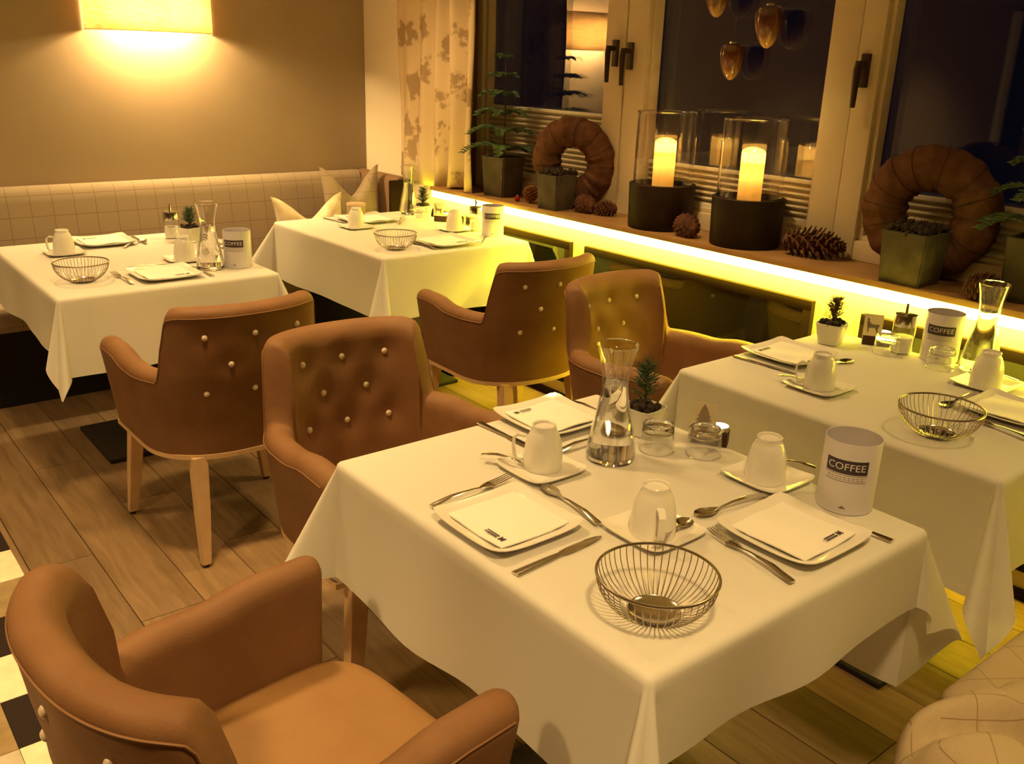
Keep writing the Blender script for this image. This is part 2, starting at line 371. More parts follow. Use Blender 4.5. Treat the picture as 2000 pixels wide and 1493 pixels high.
def blind(y0, y1, ztop, label):
    t = thing('pleated_blind', label, 'blind', (3.045, (y0+y1)/2, .99), 0, 'pleated blinds at the window bottoms')
    h = (y1-y0)/2-.02
    bm = bmesh.new(); G = []; n = max(6, int((ztop-.012-1.005)/.0115)); n += n % 2
    for i in range(n+1):
        z = 1.005-.99+(ztop-.012-1.005)*i/n; dx = .010 if i % 2 else -.010
        G.append([bm.verts.new((dx, -h, z)), bm.verts.new((dx, h, z))])
    grid_faces(bm, G); o = O('pleats', bm, M_BLIND, t, smooth=False)
    md = o.modifiers.new('s', 'SOLIDIFY'); md.thickness = .0012
    B('top_rail', -.013, .013, -h, h, ztop-.99-.014, ztop-.99, M_BLINDRAIL, t, .002)
    B('bottom_rail', -.013, .013, -h, h, .0, .016, M_BLINDRAIL, t, .002)
    return t
blind(3.105, 4.0, 1.325, 'cream pleated blind drawn higher behind the potted pine in the left window')
blind(1.985, 2.855, 1.155, 'cream pleated blind low behind the two candle lanterns')
blind(0.26, 1.785, 1.155, 'cream pleated blind seen through the large right wreath')

# dark glass panels under the sill
def wall_panel(y0, y1, label):
    z0, z1 = .10, .772
    t = thing('glass_panel', label, 'panel', (XW, (y0+y1)/2, z0), 0, 'dark glass panels under the sill')
    h = (y1-y0)/2; H = z1-z0
    B('sheet', -.016, -.006, -h+.03, h-.03, .03, H-.03, M_DGLASS, t)
    B('frame_bar', -.024, 0, -h, h, H-.036, H, M_DFRAME, t, .003)
    B('frame_bar', -.024, 0, -h, h, 0, .036, M_DFRAME, t, .003)
    B('frame_bar', -.0235, 0, -h, -h+.036, .03, H-.03, M_DFRAME, t, .003)
    B('frame_bar', -.0235, 0, h-.036, h, .03, H-.03, M_DFRAME, t, .003)
wall_panel(3.075, 4.20, 'dark framed glass panel under the sill beside the far right table')
wall_panel(1.80, 2.98, 'wide dark framed glass panel under the sill behind the two right armchairs')
wall_panel(0.30, 1.61, 'dark framed glass panel under the sill behind the near right table')

# curtain
def curtain():
    t = thing('curtain', 'beige curtain with brown blossom pattern hanging left of the windows', 'curtain', (2.80, 4.14, .905))
    bm = bmesh.new(); G = []; n = 110; nz = 14
    for j in range(nz+1):
        z = (CEIL-.06-.905)*j/nz; row = []
        for i in range(n+1):
            u = i/n; y = -.355+.71*u
            k = .028*(1-.25*j/nz)
            xx = -k*math.sin(u*2*PI*4.6+.6+.25*math.sin(j*.5))*(.55+.45*math.sin(u*5+1))-.012*math.sin(u*31+j*.12)
            row.append(bm.verts.new((xx, y+.010*math.sin(j*.7+u*9), z+(.012*math.sin(u*8) if j == 0 else 0))))
        G.append(row)
    grid_faces(bm, G); o = O('fabric', bm, M_CURTAIN, t)
    md = o.modifiers.new('s', 'SOLIDIFY'); md.thickness = .003
    bm = bmesh.new(); tube(bm, [(0, -.40, CEIL-.03-.905), (0, .42, CEIL-.03-.905)], .012, 10); O('rail', bm, M_STEEL, t)
curtain()

# wall lamp
def sconce():
    t = thing('wall_lamp', 'glowing half-round linen wall lamp above the checked bench', 'lamp', (1.635, YB, 1.622))
    hw, dp, H, n = .305, .165, .235, 40
    bm = bmesh.new(); G = []
    for z in (0, H*.33, H*.66, H):
        G.append([bm.verts.new((hw*math.cos(PI*i/n), -.004-dp*math.sin(PI*i/n)**.8, z)) for i in range(n+1)])
    grid_faces(bm, G); o = O('shade', bm, M_SHADE, t)
    md = o.modifiers.new('s', 'SOLIDIFY'); md.thickness = .002
    for z in (0, H):
        bm = bmesh.new(); tube(bm, [(hw*math.cos(PI*i/n), -.004-dp*math.sin(PI*i/n)**.8, z) for i in range(n+1)], .0025, 5); O('rim', bm, M_SHADE, t)
    B('wall_plate', -.05, .05, -.02, 0, .08, .17, M_STEEL, t, .003)
    for s in (-1, 1):
        bm = bmesh.new(); tube(bm, [(0, -.01, .125), (s*.09, -.06, .125)], .006, 8); O('arm', bm, M_STEEL, t)
        bm = bmesh.new(); bmesh.ops.create_uvsphere(bm, u_segments=16, v_segments=10, radius=.024, matrix=Matrix.Translation((s*.10, -.07, .125))); O('bulb', bm, emis('bulb_glow', (1.0, 0.72, 0.30), 60.0), t)
        l = bpy.data.lights.new('bulb_light', 'POINT'); l.energy = 14; l.color = (1.0, .70, .28); l.shadow_soft_size = .03
        lo = bpy.data.objects.new('bulb_light', l); col.objects.link(lo); lo.parent = t; lo.location = (s*.10, -.07, .09)
sconce()

# ceiling downlights
for i, (x, y, wt, ang) in enumerate(SPOTS):
    where = ['over the near brown armchairs', 'over the right armchairs', 'over the far left table', 'over the far right table', 'over the patchwork rug', 'over the camera end of the room', 'over the far left aisle', 'over the near right bench', 'in the near left corner of the room', 'in the far left corner of the room'][i]
    t = thing('ceiling_light', 'small round recessed ceiling spotlight ' + where, 'light', (x, y, CEIL), 0, 'recessed ceiling spots')
    lathe_o('trim_ring', [(.045, 0), (.062, 0), (.062, -.006), (.058, -.009), (.045, -.006), (.045, 0)], M_SILVER, t, 28)
    lathe_o('lens', [(0, -.002), (.045, -.002), (.045, -.004), (0, -.004)], emis('spot_lens', (1, .72, .34), 12.0), t, 28)
    l = bpy.data.lights.new('spot', 'SPOT'); l.energy = wt; l.color = WARM; l.spot_size = math.radians(ang); l.spot_blend = 1.0; l.shadow_soft_size = .11
    lo = bpy.data.objects.new('spot', l); col.objects.link(lo); lo.parent = t; lo.location = (0, 0, -.12)

# ================================================================ BENCHES
def soft_box(bm, x0, x1, y0, y1, z0, z1, r, M=None, seg=4):
    vs = [bm.verts.new(p) for p in ((x0,y0,z0),(x1,y0,z0),(x1,y1,z0),(x0,y1,z0),(x0,y0,z1),(x1,y0,z1),(x1,y1,z1),(x0,y1,z1))]
    fs = [bm.faces.new([vs[i] for i in f]) for f in ((3,2,1,0),(4,5,6,7),(0,1,5,4),(1,2,6,5),(2,3,7,6),(3,0,4,7))]
    bmesh.ops.bevel(bm, geom=list({e for f in fs for e in f.edges}), offset=r, segments=seg, profile=.5, affect='EDGES')
def SB(name, x0, x1, y0, y1, z0, z1, r, mt, parent):
    bm = bmesh.new(); soft_box(bm, x0, x1, y0, y1, z0, z1, r); return O(name, bm, mt, parent)
bn = thing('corner_bench', 'long checked wool corner bench along the back wall', 'bench', (0, YB, 0))
def bench_back():
    bm = bmesh.new(); G = []
    prof = [(-.002, .42), (-.155, .42), (-.150, .55), (-.128, .70), (-.108, .84), (-.098, .885), (-.078, .908), (-.05, .915), (-.02, .908), (-.002, .89)]
    for x in [-1.6+i*(2.74+1.6)/40 for i in range(41)]:
        G.append([bm.verts.new((x, y, z)) for y, z in prof])
    grid_faces(bm, G, True); bm.faces.new(G[0]); bm.faces.new(G[-1][::-1]); return O('backrest', bm, M_CHECK, bn)
bench_back()
def bench_return():
    bm = bmesh.new(); G = []
    prof = [(2.838, .42), (2.70, .42), (2.705, .55), (2.722, .70), (2.738, .84), (2.748, .885), (2.768, .908), (2.80, .915), (2.83, .905), (2.838, .89)]
    for y in [-.475+i*.46/12 for i in range(13)]:
        G.append([bm.verts.new((x, y, z)) for x, z in prof])
    grid_faces(bm, G, True); bm.faces.new(G[0]); bm.faces.new(G[-1][::-1]); O('side_backrest', bm, mat('brown_wool', (0.24, 0.145, 0.085), .9, spec=.1), bn)
bench_return()
SB('seat', -1.6, 2.70, -.60, -.14, .36, .465, .03, M_CHECK, bn)
B('plinth', -1.58, 2.68, -.50, -.01, 0, .36, mat('black_plinth', (.012, .01, .01), .8), bn)
B('end_panel', 2.70, 2.835, -.495, -.476, 0, .90, M_DFRAME, bn, .004)

def pillow_mesh(wd, ht, th, chop, n=26):
    bm = bmesh.new(); sides = []
    for s in (1, -1):
        G = []
        for j in range(n+1):
            row = []
            v = -1+2*j/n
            for i in range(n+1):
                u = -1+2*i/n
                e = (max(0, (1-abs(u)**2.6))*max(0, (1-abs(v)**2.6)))**.55
                pin = 1-.10*(1-abs(v)**2)*(abs(u)**3)
                pin2 = 1-.10*(1-abs(u)**2)*(abs(v)**3)
                x = u*wd/2*pin; z = v*ht/2*pin2
                if chop and v > -.3:
                    q = ((v+.3)/1.3)**1.4
                    z -= chop*q*math.exp(-(u/.5)**2)
                    x += .10*wd*q*u*math.exp(-(u/.8)**2)*.6
                row.append(bm.verts.new((x, s*th/2*e, z)))
            G.append(row)
        grid_faces(bm, G)
    return bm_mesh(bm, 'pillow', True, .0006)
def pillow(label, loc, rz, tilt, wd, ht, th, chop, mt):
    o = me_obj('throw_pillow', pillow_mesh(wd, ht, th, chop), mt, None, loc); o.rotation_euler = (tilt, 0, rz)
    return tag(o, label, 'pillow', 'throw pillows on the corner bench')
pillow('cream throw pillow with dented top on the bench at the far corner table', (2.225, 4.45, .662), 0.02, -.16, .40, .385, .15, .12, M_PILLOW)
pillow('checked throw pillow with deeply dented top in the bench corner', (2.555, 4.59, .725), -0.05, -.14, .35, .50, .14, .15, M_CHECK)

# near right bench with rumpled cushion
nb = thing('upholstered_bench', 'checked wool bench at the near right edge beside the front table', 'bench', (2.15, .23, 0))
SB('seat', -.60, .66, -.38, .385, .36, .455, .03, M_CHECK2, nb)
B('plinth', -.54, .64, -.34, .31, 0, .36, MATS['black_plinth'], nb)
def rumpled():
    bm = bmesh.new(); n = 72; W2, D2, H = .36, .31, .13
    US = [math.copysign(1-(1-abs(q_))**3, q_) for q_ in [-1+2*i/n for i in range(n+1)]]
    def top(u, v):
        e = (max(0, 1-abs(u)**12)*max(0, 1-abs(v)**12))**.5
        z = H*(.35+.65*e)
        for cx, cyy, a, s in ((-.42, .42, -.060, .13), (-.1, .3, -.03, .2), (.45, .55, -.03, .2), (-.2, -.4, -.03, .25)):
            z += a*math.exp(-((u-cx)**2+(v-cyy)**2)/s**2)
        for ang, off, a, s in ((1.17, .36, -.030, .075), (-.35, .30, .014, .06), (.25, -.15, .014, .08), (1.9, .45, .012, .06), (.15, -.22, -.020, .07)):
            dq = u*math.cos(ang)+v*math.sin(ang)-off; z += 1.6*a*math.exp(-(dq/s)**2)*e
        return z*e+.004*(1-e)
    G = [[bm.verts.new((u*W2*(1-.13*abs(v)**9), v*D2*(1-.13*abs(u)**9), top(u, v))) for u in US] for v in US]
    grid_faces(bm, G)
    ed = [e for e in bm.edges if e.is_boundary]; bmesh.ops.contextual_create(bm, geom=ed)
    o = O('seat_cushion', bm, M_CHECK2, None, (1.510, .200, .455), -.33)
    tag(o, 'rumpled checked cushion lying on the bench in the lower right corner', 'cushion')
rumpled()

# ================================================================ RUG
rg = thing('patchwork_rug', 'patchwork cowhide rug of cream, black and taupe squares on the plank floor', 'rug', (0.415, 2.04, 0))
PC = {'w': mat('hide_cream', (0.74, 0.66, 0.50), .9, spec=.1, noise=((.66, .57, .42), 20), bump=.4, bscale=300), 'b': mat('hide_black', (0.022, 0.014, 0.012), .85, spec=.15, bump=.4, bscale=300),
      't': mat('hide_taupe', (0.30, 0.22, 0.12), .9, spec=.1, noise=((.24, .17, .09), 20), bump=.4, bscale=300), 'g': mat('hide_grey', (0.48, 0.43, 0.36), .9, spec=.1, noise=((.38, .33, .27), 20), bump=.4, bscale=300)}
cols_ = {0: {-4: 't', -3: 'w', -2: 'b', -1: 'w', 0: 'b', 1: 'w', 2: 'b', 3: 't', 4: 'w', 5: 'b', 6: 't', 7: 'w'}}
pm = {}
for k, mt in PC.items():
    bm = bmesh.new(); box(bm, -.0925, .0925, -.0992, .0992, 0, .004, .001); pm[k] = bm_mesh(bm, 'patch'); pm[k].materials.append(mt)
for cidx in range(6):
    for r in range(-4, 8):
        k = cols_[0][r] if cidx == 0 else ({-1: 'g', 0: 't', 1: 'w'}.get(r, rnd.choice('wbtg')) if cidx == 1 else rnd.choice('wbtg'))
        p = bpy.data.objects.new('patch', pm[k]); col.objects.link(p); p.parent = rg
        p.location = (-.0925-cidx*.186, .1+.2*r, 0)

# ================================================================ TABLES
def tablecloth(label, x0, x1, y0, y1, ov, cones, seed):
    """ov = overhang (-x, +x, -y, +y); cones = per corner (A, B) of the conical fold"""
    ZT = .752; r = .014; q = PI*r/2
    cx, cy_ = (x0+x1)/2, (y0+y1)/2
    bm = bmesh.new(); rr = random.Random(seed); f = .045
    down = Vector((0, 0, -1))
    NS = 12
    def svals(L): return [0, q*.33, q*.66, q]+[q+(L-q)*i/NS for i in range(1, NS+1)]
    def roll(s): return (r*math.sin(s/r), r*(1-math.cos(s/r))) if s < q else (r, r)
    X0, X1, Y0, Y1 = x0-cx+r, x1-cx-r, y0-cy_+r, y1-cy_-r
    n = 24
    us = [i/n for i in range(n+1)]
    G = [[bm.verts.new((X0+(X1-X0)*u, Y0+(Y1-Y0)*v, 0)) for u in us] for v in us]; grid_faces(bm, G)
    sides = [(Vector((X0, Y0, 0)), Vector((X0, Y1, 0)), Vector((-1, 0, 0)), ov[0]), (Vector((X1, Y0, 0)), Vector((X1, Y1, 0)), Vector((1, 0, 0)), ov[1]),
             (Vector((X0, Y0, 0)), Vector((X1, Y0, 0)), Vector((0, -1, 0)), ov[2]), (Vector((X0, Y1, 0)), Vector((X1, Y1, 0)), Vector((0, 1, 0)), ov[3])]
    for a, b, out, L in sides:
        ph, k = rr.uniform(0, 6), rr.uniform(5, 8)
        G = []
        for s in svals(L):
            o_, d_ = roll(s); row = []
            for u in us:
                p = a.lerp(b, u); h = max(0, s-q); win = math.sin(PI*u)**.6
                wv = (.012*math.sin(k*u*1.3+ph)+.004*math.sin(k*2.6*u+ph*2))*win*(h/max(L, .01))
                dv = (down+out*f).normalized()
                pp = p+out*(o_+wv)+down*d_+dv*h
                pp.z += .005*math.sin(u*5+ph)*win*(h/L)
                row.append(bm.verts.new(pp))
            G.append(row)
        grid_faces(bm, G)
    for (ix, iy), cone in cones.items():
        A, Bc = cone[:2]; B2 = cone[2] if len(cone) > 2 else Bc
        cn = Vector((X0 if ix < 0 else X1, Y0 if iy < 0 else Y1, 0)); ax = Vector((ix, 0, 0)); ay = Vector((0, iy, 0))
        a_, b_ = (ov[0] if ix < 0 else ov[1]), (ov[2] if iy < 0 else ov[3])
        nn = (ax+ay).normalized(); mm = (ay-ax).normalized(); T = 32; G = []
        for i in range(T+1):
            th = PI/2*i/T; t = i/T
            az = ax*math.cos(th)+ay*math.sin(th)
            Lh = min(a_/max(math.cos(th), 1e-6), b_/max(math.sin(th), 1e-6))
            dv = (down+az*f+nn*A*(1-math.cos(2*PI*t))/2+(ax*Bc if t < .5 else ay*B2)*abs(math.sin(2*PI*t))).normalized()
            row = []
            for s in svals(Lh):
                o_, d_ = roll(s); h = max(0, s-q)
                row.append(bm.verts.new(cn+az*o_+down*d_+dv*h))
            G.append(row)
        grid_faces(bm, G)
    me = bm_mesh(bm, 'tablecloth', True, .0009)
    o = me_obj('tablecloth', me, M_CLOTH, None, (cx, cy_, ZT))
    return tag(o, label, 'tablecloth', 'white tablecloths')
def table(label, x0, x1, y0, y1, base=.43):
    t = thing('dining_table', label, 'table', ((x0+x1)/2, (y0+y1)/2, 0), 0, 'tables under white cloths')
    a, b = (x1-x0)/2, (y1-y0)/2
    B('tabletop', -a+.012, a-.012, -b+.012, b-.012, .72, .7485, M_LEG, t, .004)
    B('base_plate', -base/2, base/2, -base/2, base/2, 0, .018, M_BLACK, t, .004)
    B('column', -.04, .04, -.04, .04, .018, .70, M_BLACK, t, .004)
    B('head_plate', -.2, .2, -.2, .2, .70, .72, M_BLACK, t)
TB = {1: (.817, 1.562, .687, 1.575), 2: (.69, 1.485, 3.235, 4.27), 3: (1.885, 2.62, .705, 1.595), 4: (1.955, 2.745, 3.27, 4.32)}
table('square pedestal table in the foreground under a white cloth', *TB[1], base=.43)
table('pedestal table with black base plate under the far left white cloth', *TB[2], base=.43)
table('pedestal table under the white cloth at the near right by the window', *TB[3], base=.38)
table('pedestal table under the white cloth in the far corner below the curtain', *TB[4])
tablecloth('white tablecloth over the foreground table, its corner hanging low', *TB[1], (.27, .37, .165, .31), {(-1, -1): (.24, .20), (1, -1): (.12, .62, .10), (-1, 1): (.42, .22), (1, 1): (.4, .3)}, 1)
tablecloth('white tablecloth over the far left table', *TB[2], (.22, .27, .28, .2), {(-1, -1): (.16, .19), (1, -1): (.3, .2), (-1, 1): (.3, .3), (1, 1): (.3, .3)}, 2)
tablecloth('white tablecloth over the near right table by the window', *TB[3], (.285, .2, .265, .28), {(-1, -1): (.24, .22), (1, -1): (.3, .3), (-1, 1): (.40, .22), (1, 1): (.3, .3)}, 3)
tablecloth('white tablecloth over the far corner table below the curtain', *TB[4], (.28, .06, .28, .24), {(-1, -1): (.26, .24), (1, -1): (.3, .2), (-1, 1): (.60, .22), (1, 1): (.3, .2)}, 4)

# ================================================================ CHAIRS (local: faces +y)
def make_chair(label, loc, rz):
    t = thing('armchair', label, 'armchair', loc, rz, 'brown leather armchairs')
    a, b, ya, yf, ex = .262, .212, -.03, .255, 2.35
    pts = []
    NA = 10
    for i in range(NA): pts.append((-a, yf+(ya-yf)*i/NA))
    NB = 90
    for i in range(NB+1):
        th = PI*i/NB
        c_, s_ = math.cos(th), math.sin(th)
        pts.append((-a*math.copysign(abs(c_)**(2/ex), c_), ya-b*abs(s_)**(2/ex)))
    for i in range(1, NA+1): pts.append((a, ya+(yf-ya)*i/NA))
    # resample by arc length, denser at the step
    L = [0]
    for p, q in zip(pts, pts[1:]): L.append(L[-1]+math.hypot(q[0]-p[0], q[1]-p[1]))
    tot = L[-1]
    def at(s):
        s = max(0, min(tot, s))
        for k in range(len(L)-1):
            if L[k+1] >= s: break
        w_ = (s-L[k])/max(1e-9, L[k+1]-L[k]); p, q = pts[k], pts[k+1]
        return Vector((p[0]+(q[0]-p[0])*w_, p[1]+(q[1]-p[1])*w_, 0))
    # arc-length position of the step where |x| = .225
    ss = [tot*i/2000 for i in range(1001)]
    s1 = min((s for s in ss if at(s).y < ya-.01), key=lambda s: abs(at(s).x+.222))
    stn = [0, .004, .012, .024]+[.024+(s1-.03-.024)*i/12 for i in range(1, 13)]
    stn += [s1-.03+.06*i/10 for i in range(1, 11)]
    mid = tot/2
    stn += [s1+.03+(mid-s1-.03)*i/24 for i in range(1, 25)]
    stn = stn+[tot-s for s in stn[::-1][1:]]
    ZB, HA, HB, TH = .365, .655, .845, .075
    def sm(x): x = max(0, min(1, x)); return x*x*(3-2*x)
    def button_pos():
        out = []
        for z, xs in ((.755, (-.135, 0, .135)), (.665, (-.07, .07)), (.575, (-.135, 0, .135))):
            for x_ in xs: out.append((x_, z))
        return out
    BT = button_pos()
    def lean(w_, z): return -.045*w_*max(0, (z-.46))/.385
    bm = bmesh.new(); G = []
    NO = 22
    for s in stn:
        p = at(s); d = (at(s+.004)-at(s-.004)).normalized(); nrm = Vector((d.y, -d.x, 0))
        if nrm.dot(p-Vector((0, .05, 0))) < 0: nrm = -nrm
        e = min(s, tot-s); g = sm((e-(s1-.016))/.032)
        dip = .018*sm((e-.12)/.12)
        h = (HA-dip)*(1-g)+HB*g
        # round off the top corners of the backrest
        if e > s1: h -= .022*max(0, 1-(e-s1)/.05)**2
        endk = 1.0
        if e < .024: endk = math.sqrt(max(0, 1-((.024-e)/.024)**2))*.75+.25
        tk = TH*endk*(1-.12*g); hh = h-(1-endk)*.02; zb = ZB+(1-endk)*.015
        rad = tk*.48; wb = sm((e-s1+.05)/.10); row = []
        prof = []
        for i in range(NO): prof.append((tk/2, zb+(hh-rad-zb)*i/(NO-1), 1))
        for i in range(1, 8):
            an = PI/2-PI*i/8; prof.append((tk/2*math.sin(an), hh-rad+rad*math.cos(an), 0))
        for i in range(NO): prof.append((-tk/2, hh-rad+(zb-hh+rad)*i/(NO-1), -1))
        for o_, z, side in prof:
            k = 1-.10*max(0, (.62-z))/.26          # narrower towards the base
            dent = 0
            if side:
                for bx, bz in BT: dent += math.exp(-(((p.x-bx)/.045)**2+((z-bz)/.040)**2))
            bul = 0
            if side == -1 and g > .5: bul = -.010*max(0, 1-((z-.68)/.2)**2)
            oo = o_-math.copysign(min(1, dent)*(.013 if side == -1 else .005), o_)*(1 if side else 0)+bul
            v = (p+nrm*oo); v = Vector((v.x*k, v.y*k, z)); v.y += lean(wb, z)
            row.append(bm.verts.new(v))
        G.append(row)
    grid_faces(bm, G, True); bm.faces.new(G[0]); bm.faces.new(G[-1][::-1])
    O('shell', bm, M_LEATHER, t)
    # seam piping along the outer top edge of the arms and back
    bm = bmesh.new(); line = []
    for row in G: pass
    for s in stn[3:-3]:
        p = at(s); d = (at(s+.004)-at(s-.004)).normalized(); nrm = Vector((d.y, -d.x, 0))
        if nrm.dot(p-Vector((0, .05, 0))) < 0: nrm = -nrm
        e = min(s, tot-s); g = sm((e-(s1-.016))/.032); wb = sm((e-s1+.05)/.10)
        z = ((HA-.018*sm((e-.12)/.12))*(1-g)+HB*g)-.030-(.022*max(0, 1-(e-s1)/.05)**2 if e > s1 else 0)
        v = p+nrm*(TH*(1-.12*g)/2+.0002); line.append((v.x, v.y+lean(wb, z), z))
    tube(bm, line, .0022, 5); O('piping', bm, M_LEATHER, t)
    # buttons, inside and outside of the backrest
    bmb = bmesh.new(); bmesh.ops.create_uvsphere(bmb, u_segments=12, v_segments=8, radius=.0095); bme = bm_mesh(bmb, 'button'); bme.materials.append(M_BUTTON)
    for bx, bz in BT:
        s = min((tot/2+tot*.5*i/1500-tot*.25 for i in range(1501)), key=lambda q_: abs(at(q_).x-bx))
        p = at(s); d = (at(s+.004)-at(s-.004)).normalized(); nrm = Vector((d.y, -d.x, 0))
        if nrm.dot(p-Vector((0, .05, 0))) < 0: nrm = -nrm
        k = 1-.10*max(0, (.62-bz))/.26; tk = TH*.88
        for side, dd in ((1, .005), (-1, .013-.010*max(0, 1-((bz-.68)/.2)**2)*-1)):
            off = side*(tk/2)-side*dd if side == 1 else -(tk/2)+.013-.010*max(0, 1-((bz-.68)/.2)**2)
            v = p+nrm*off; o = me_obj('button', bme, None, t); o.location = (v.x*k, v.y*k+lean(1, bz), bz); o.scale = (1, .75, 1)
    # seat
    bm = bmesh.new(); outl = []
    inn = []
    for i in range(64):
        th = 2*PI*i/64; c_, s_ = math.cos(th), math.sin(th); e4 = .42
        inn.append((math.copysign(abs(c_)**e4, c_), math.copysign(abs(s_)**e4, s_)))
    G = []
    for z, k in ((.372, .93), (.378, .97), (.392, 1.0), (.435, 1.0), (.452, .985), (.460, .955), (.466, .88), (.470, .6), (.471, .3)):
        G.append([bm.verts.new((x_*.228*k*(1 if y_ > 0 else 1-.22*abs(y_)**2), .045+y_*.245*k, z)) for x_, y_ in inn])
    grid_faces(bm, G, True); bm.faces.new(G[0]); bm.faces.new(G[-1]); O('seat', bm, M_SEAT, t)
    # wooden rail under the upholstery
    bm = bmesh.new(); G = []
    for s in [tot*i/60 for i in range(61)]:
        p = at(s); d = (at(s+.004)-at(s-.004)).normalized(); nrm = Vector((d.y, -d.x, 0))
        if nrm.dot(p-Vector((0, .05, 0))) < 0: nrm = -nrm
        k = .905; G.append([bm.verts.new(((p+nrm*o_).x*k, (p+nrm*o_).y*k, z)) for o_, z in ((.037, .352), (.037, .367), (-.03, .367), (-.03, .352))])
    grid_faces(bm, G, True); bm.faces.new(G[0]); bm.faces.new(G[-1]); O('seat_frame', bm, M_LEG, t)
    for lx, ly, fx, fy in ((-.212, .225, -.250, .252), (.212, .225, .250, .252), (-.165, -.20, -.185, -.245), (.165, -.20, .185, -.245)):
        bm = bmesh.new(); G = []
        for z, h_ in ((.36, .0235), (.18, .0195), (.012, .0145)):
            w_ = (.36-z)/.36; x_, y_ = lx+(fx-lx)*w_, ly+(fy-ly)*w_
            G.append([bm.verts.new((x_+q_*h_, y_+r_*h_, z)) for q_, r_ in ((-1, -1), (1, -1), (1, 1), (-1, 1))])
        grid_faces(bm, G, True); bm.faces.new(G[0]); bm.faces.new(G[-1])
        bmesh.ops.bevel(bm, geom=[e for e in bm.edges if abs(e.verts[0].co.z-e.verts[1].co.z) > .05], offset=.003, segments=2, affect='EDGES')
        lg = O('leg', bm, M_LEG, t)
        lathe_o('glide', [(0, 0), (.010, 0), (.012, .003), (.012, .0125), (0, .0125)], M_GLIDE, lg, 12).location = (fx, fy, 0)
    return t
CH = [('brown leather armchair seen from behind at the far left table', (1.065, 2.83, 0), 0.01),
      ('brown buttoned armchair facing the camera behind the foreground table', (1.16, 1.935, 0), PI-.03),
      ('brown leather armchair seen from behind beside the glowing window wall', (2.285, 2.83, 0), -0.04),
      ('brown buttoned armchair facing the near right table, below the sill', (2.27, 2.00, 0), PI+.05),
      ('brown leather armchair in the lower left corner, empty seat towards the foreground table', (.46, 1.125, 0), -PI/2+.10)]
ch0 = make_chair(*CH[0])
for lb, loc, rz in CH[1:]:
    c_ = copy_tree(ch0); c_.location = loc; c_.rotation_euler = (0, 0, rz); c_['label'] = lb

# ================================================================ TABLEWARE
ZC = .7522
def sq_mesh(half, h, rim_up, th=.004, n=20, ex=11):
    """square dish with slightly bowed sides and raised rim"""
    bm = bmesh.new(); G = []
    lev = [(0.0, .0035), (.35, .0035), (.62, .0035), (.70, .0045), (.80, h*.62), (.92, h*.88), (1.0, h), (1.003, h-.0012), (.99, h-.003), (.80, h*.62-.004), (.66, .0), (.3, 0), (0, 0)]
    K = 64
    def outl(i):
        th_ = 2*PI*i/K; c_, s_ = math.cos(th_), math.sin(th_)
        r = 1/((abs(c_)**ex+abs(s_)**ex)**(1/ex)); return c_*r, s_*r
    for f_, z in lev:
        if f_ == 0: G.append([bm.verts.new((0, 0, z))]); continue
        row = []
        for i in range(K):
            x_, y_ = outl(i); cor = (abs(x_*y_))**3
            row.append(bm.verts.new((x_*half*f_, y_*half*f_, z+(rim_up*cor*max(0, f_-.7)/.3 if f_ > .7 else 0))))
        G.append(row)
    for a_, b_ in zip(G, G[1:]):
        for i in range(K):
            j = (i+1) % K
            if len(a_) == 1: bm.faces.new((a_[0], b_[i], b_[j]))
            elif len(b_) == 1: bm.faces.new((a_[i], a_[j], b_[0]))
            else: bm.faces.new((a_[i], a_[j], b_[j], b_[i]))
    return bm_mesh(bm, 'dish')
PLATE_ME = sq_mesh(.102, .016, .010); PLATE_ME.materials.append(M_PORC)
SAUCER_ME = sq_mesh(.071, .011, .006); SAUCER_ME.materials.append(M_PORC)
def napkin_me():
    bm = bmesh.new(); n = 16; h = .077
    G = [[bm.verts.new((u*h, v*h, .0085+.0015*math.sin(u*4+v*2)+.006*max(0, abs(u)-.8)+.006*max(0, abs(v)-.8)+.0014*(v > 0.62))) for u in [-1+2*i/n for i in range(n+1)]] for v in [-1+2*j/n for j in range(n+1)]]
    grid_faces(bm, G); r = bmesh.ops.extrude_face_region(bm, geom=bm.faces[:]); 
    for v in [g for g in r['geom'] if isinstance(g, bmesh.types.BMVert)]: v.co.z += .0028
    me = bm_mesh(bm, 'napkin'); me.materials.append(M_NAPKIN); return me
NAPKIN_ME = napkin_me()
def print_me():
    """small printed mark: a crossed emblem and two lines of dark lettering strokes"""
    bm = bmesh.new()
    def bar(x_, y_, l, w_, a_):
        c_, s_ = math.cos(a_), math.sin(a_); poly(bm, [(x_+c_*p*l/2-s_*q*w_/2, y_+s_*p*l/2+c_*q*w_/2) for p, q in ((-1, -1), (1, -1), (1, 1), (-1, 1))], 0)
    bar(-.014, 0, .011, .0022, .8); bar(-.014, 0, .011, .0022, -.8); bar(-.014, 0, .009, .0015, 0)
    r_ = random.Random(3)
    for row, yy in ((0, .0022), (1, -.0022)):
        x_ = -.006
        while x_ < .016:
            l = r_.uniform(.0010, .0022); bar(x_+l/2, yy, l, .0026, 0); x_ += l+.0007
    me = bm_mesh(bm, 'print', False); me.materials.append(M_INK); return me
PRINT_ME = print_me()
GRP_P, GRP_S, GRP_C = 'square white plates', 'square white saucers', 'upturned white coffee cups'
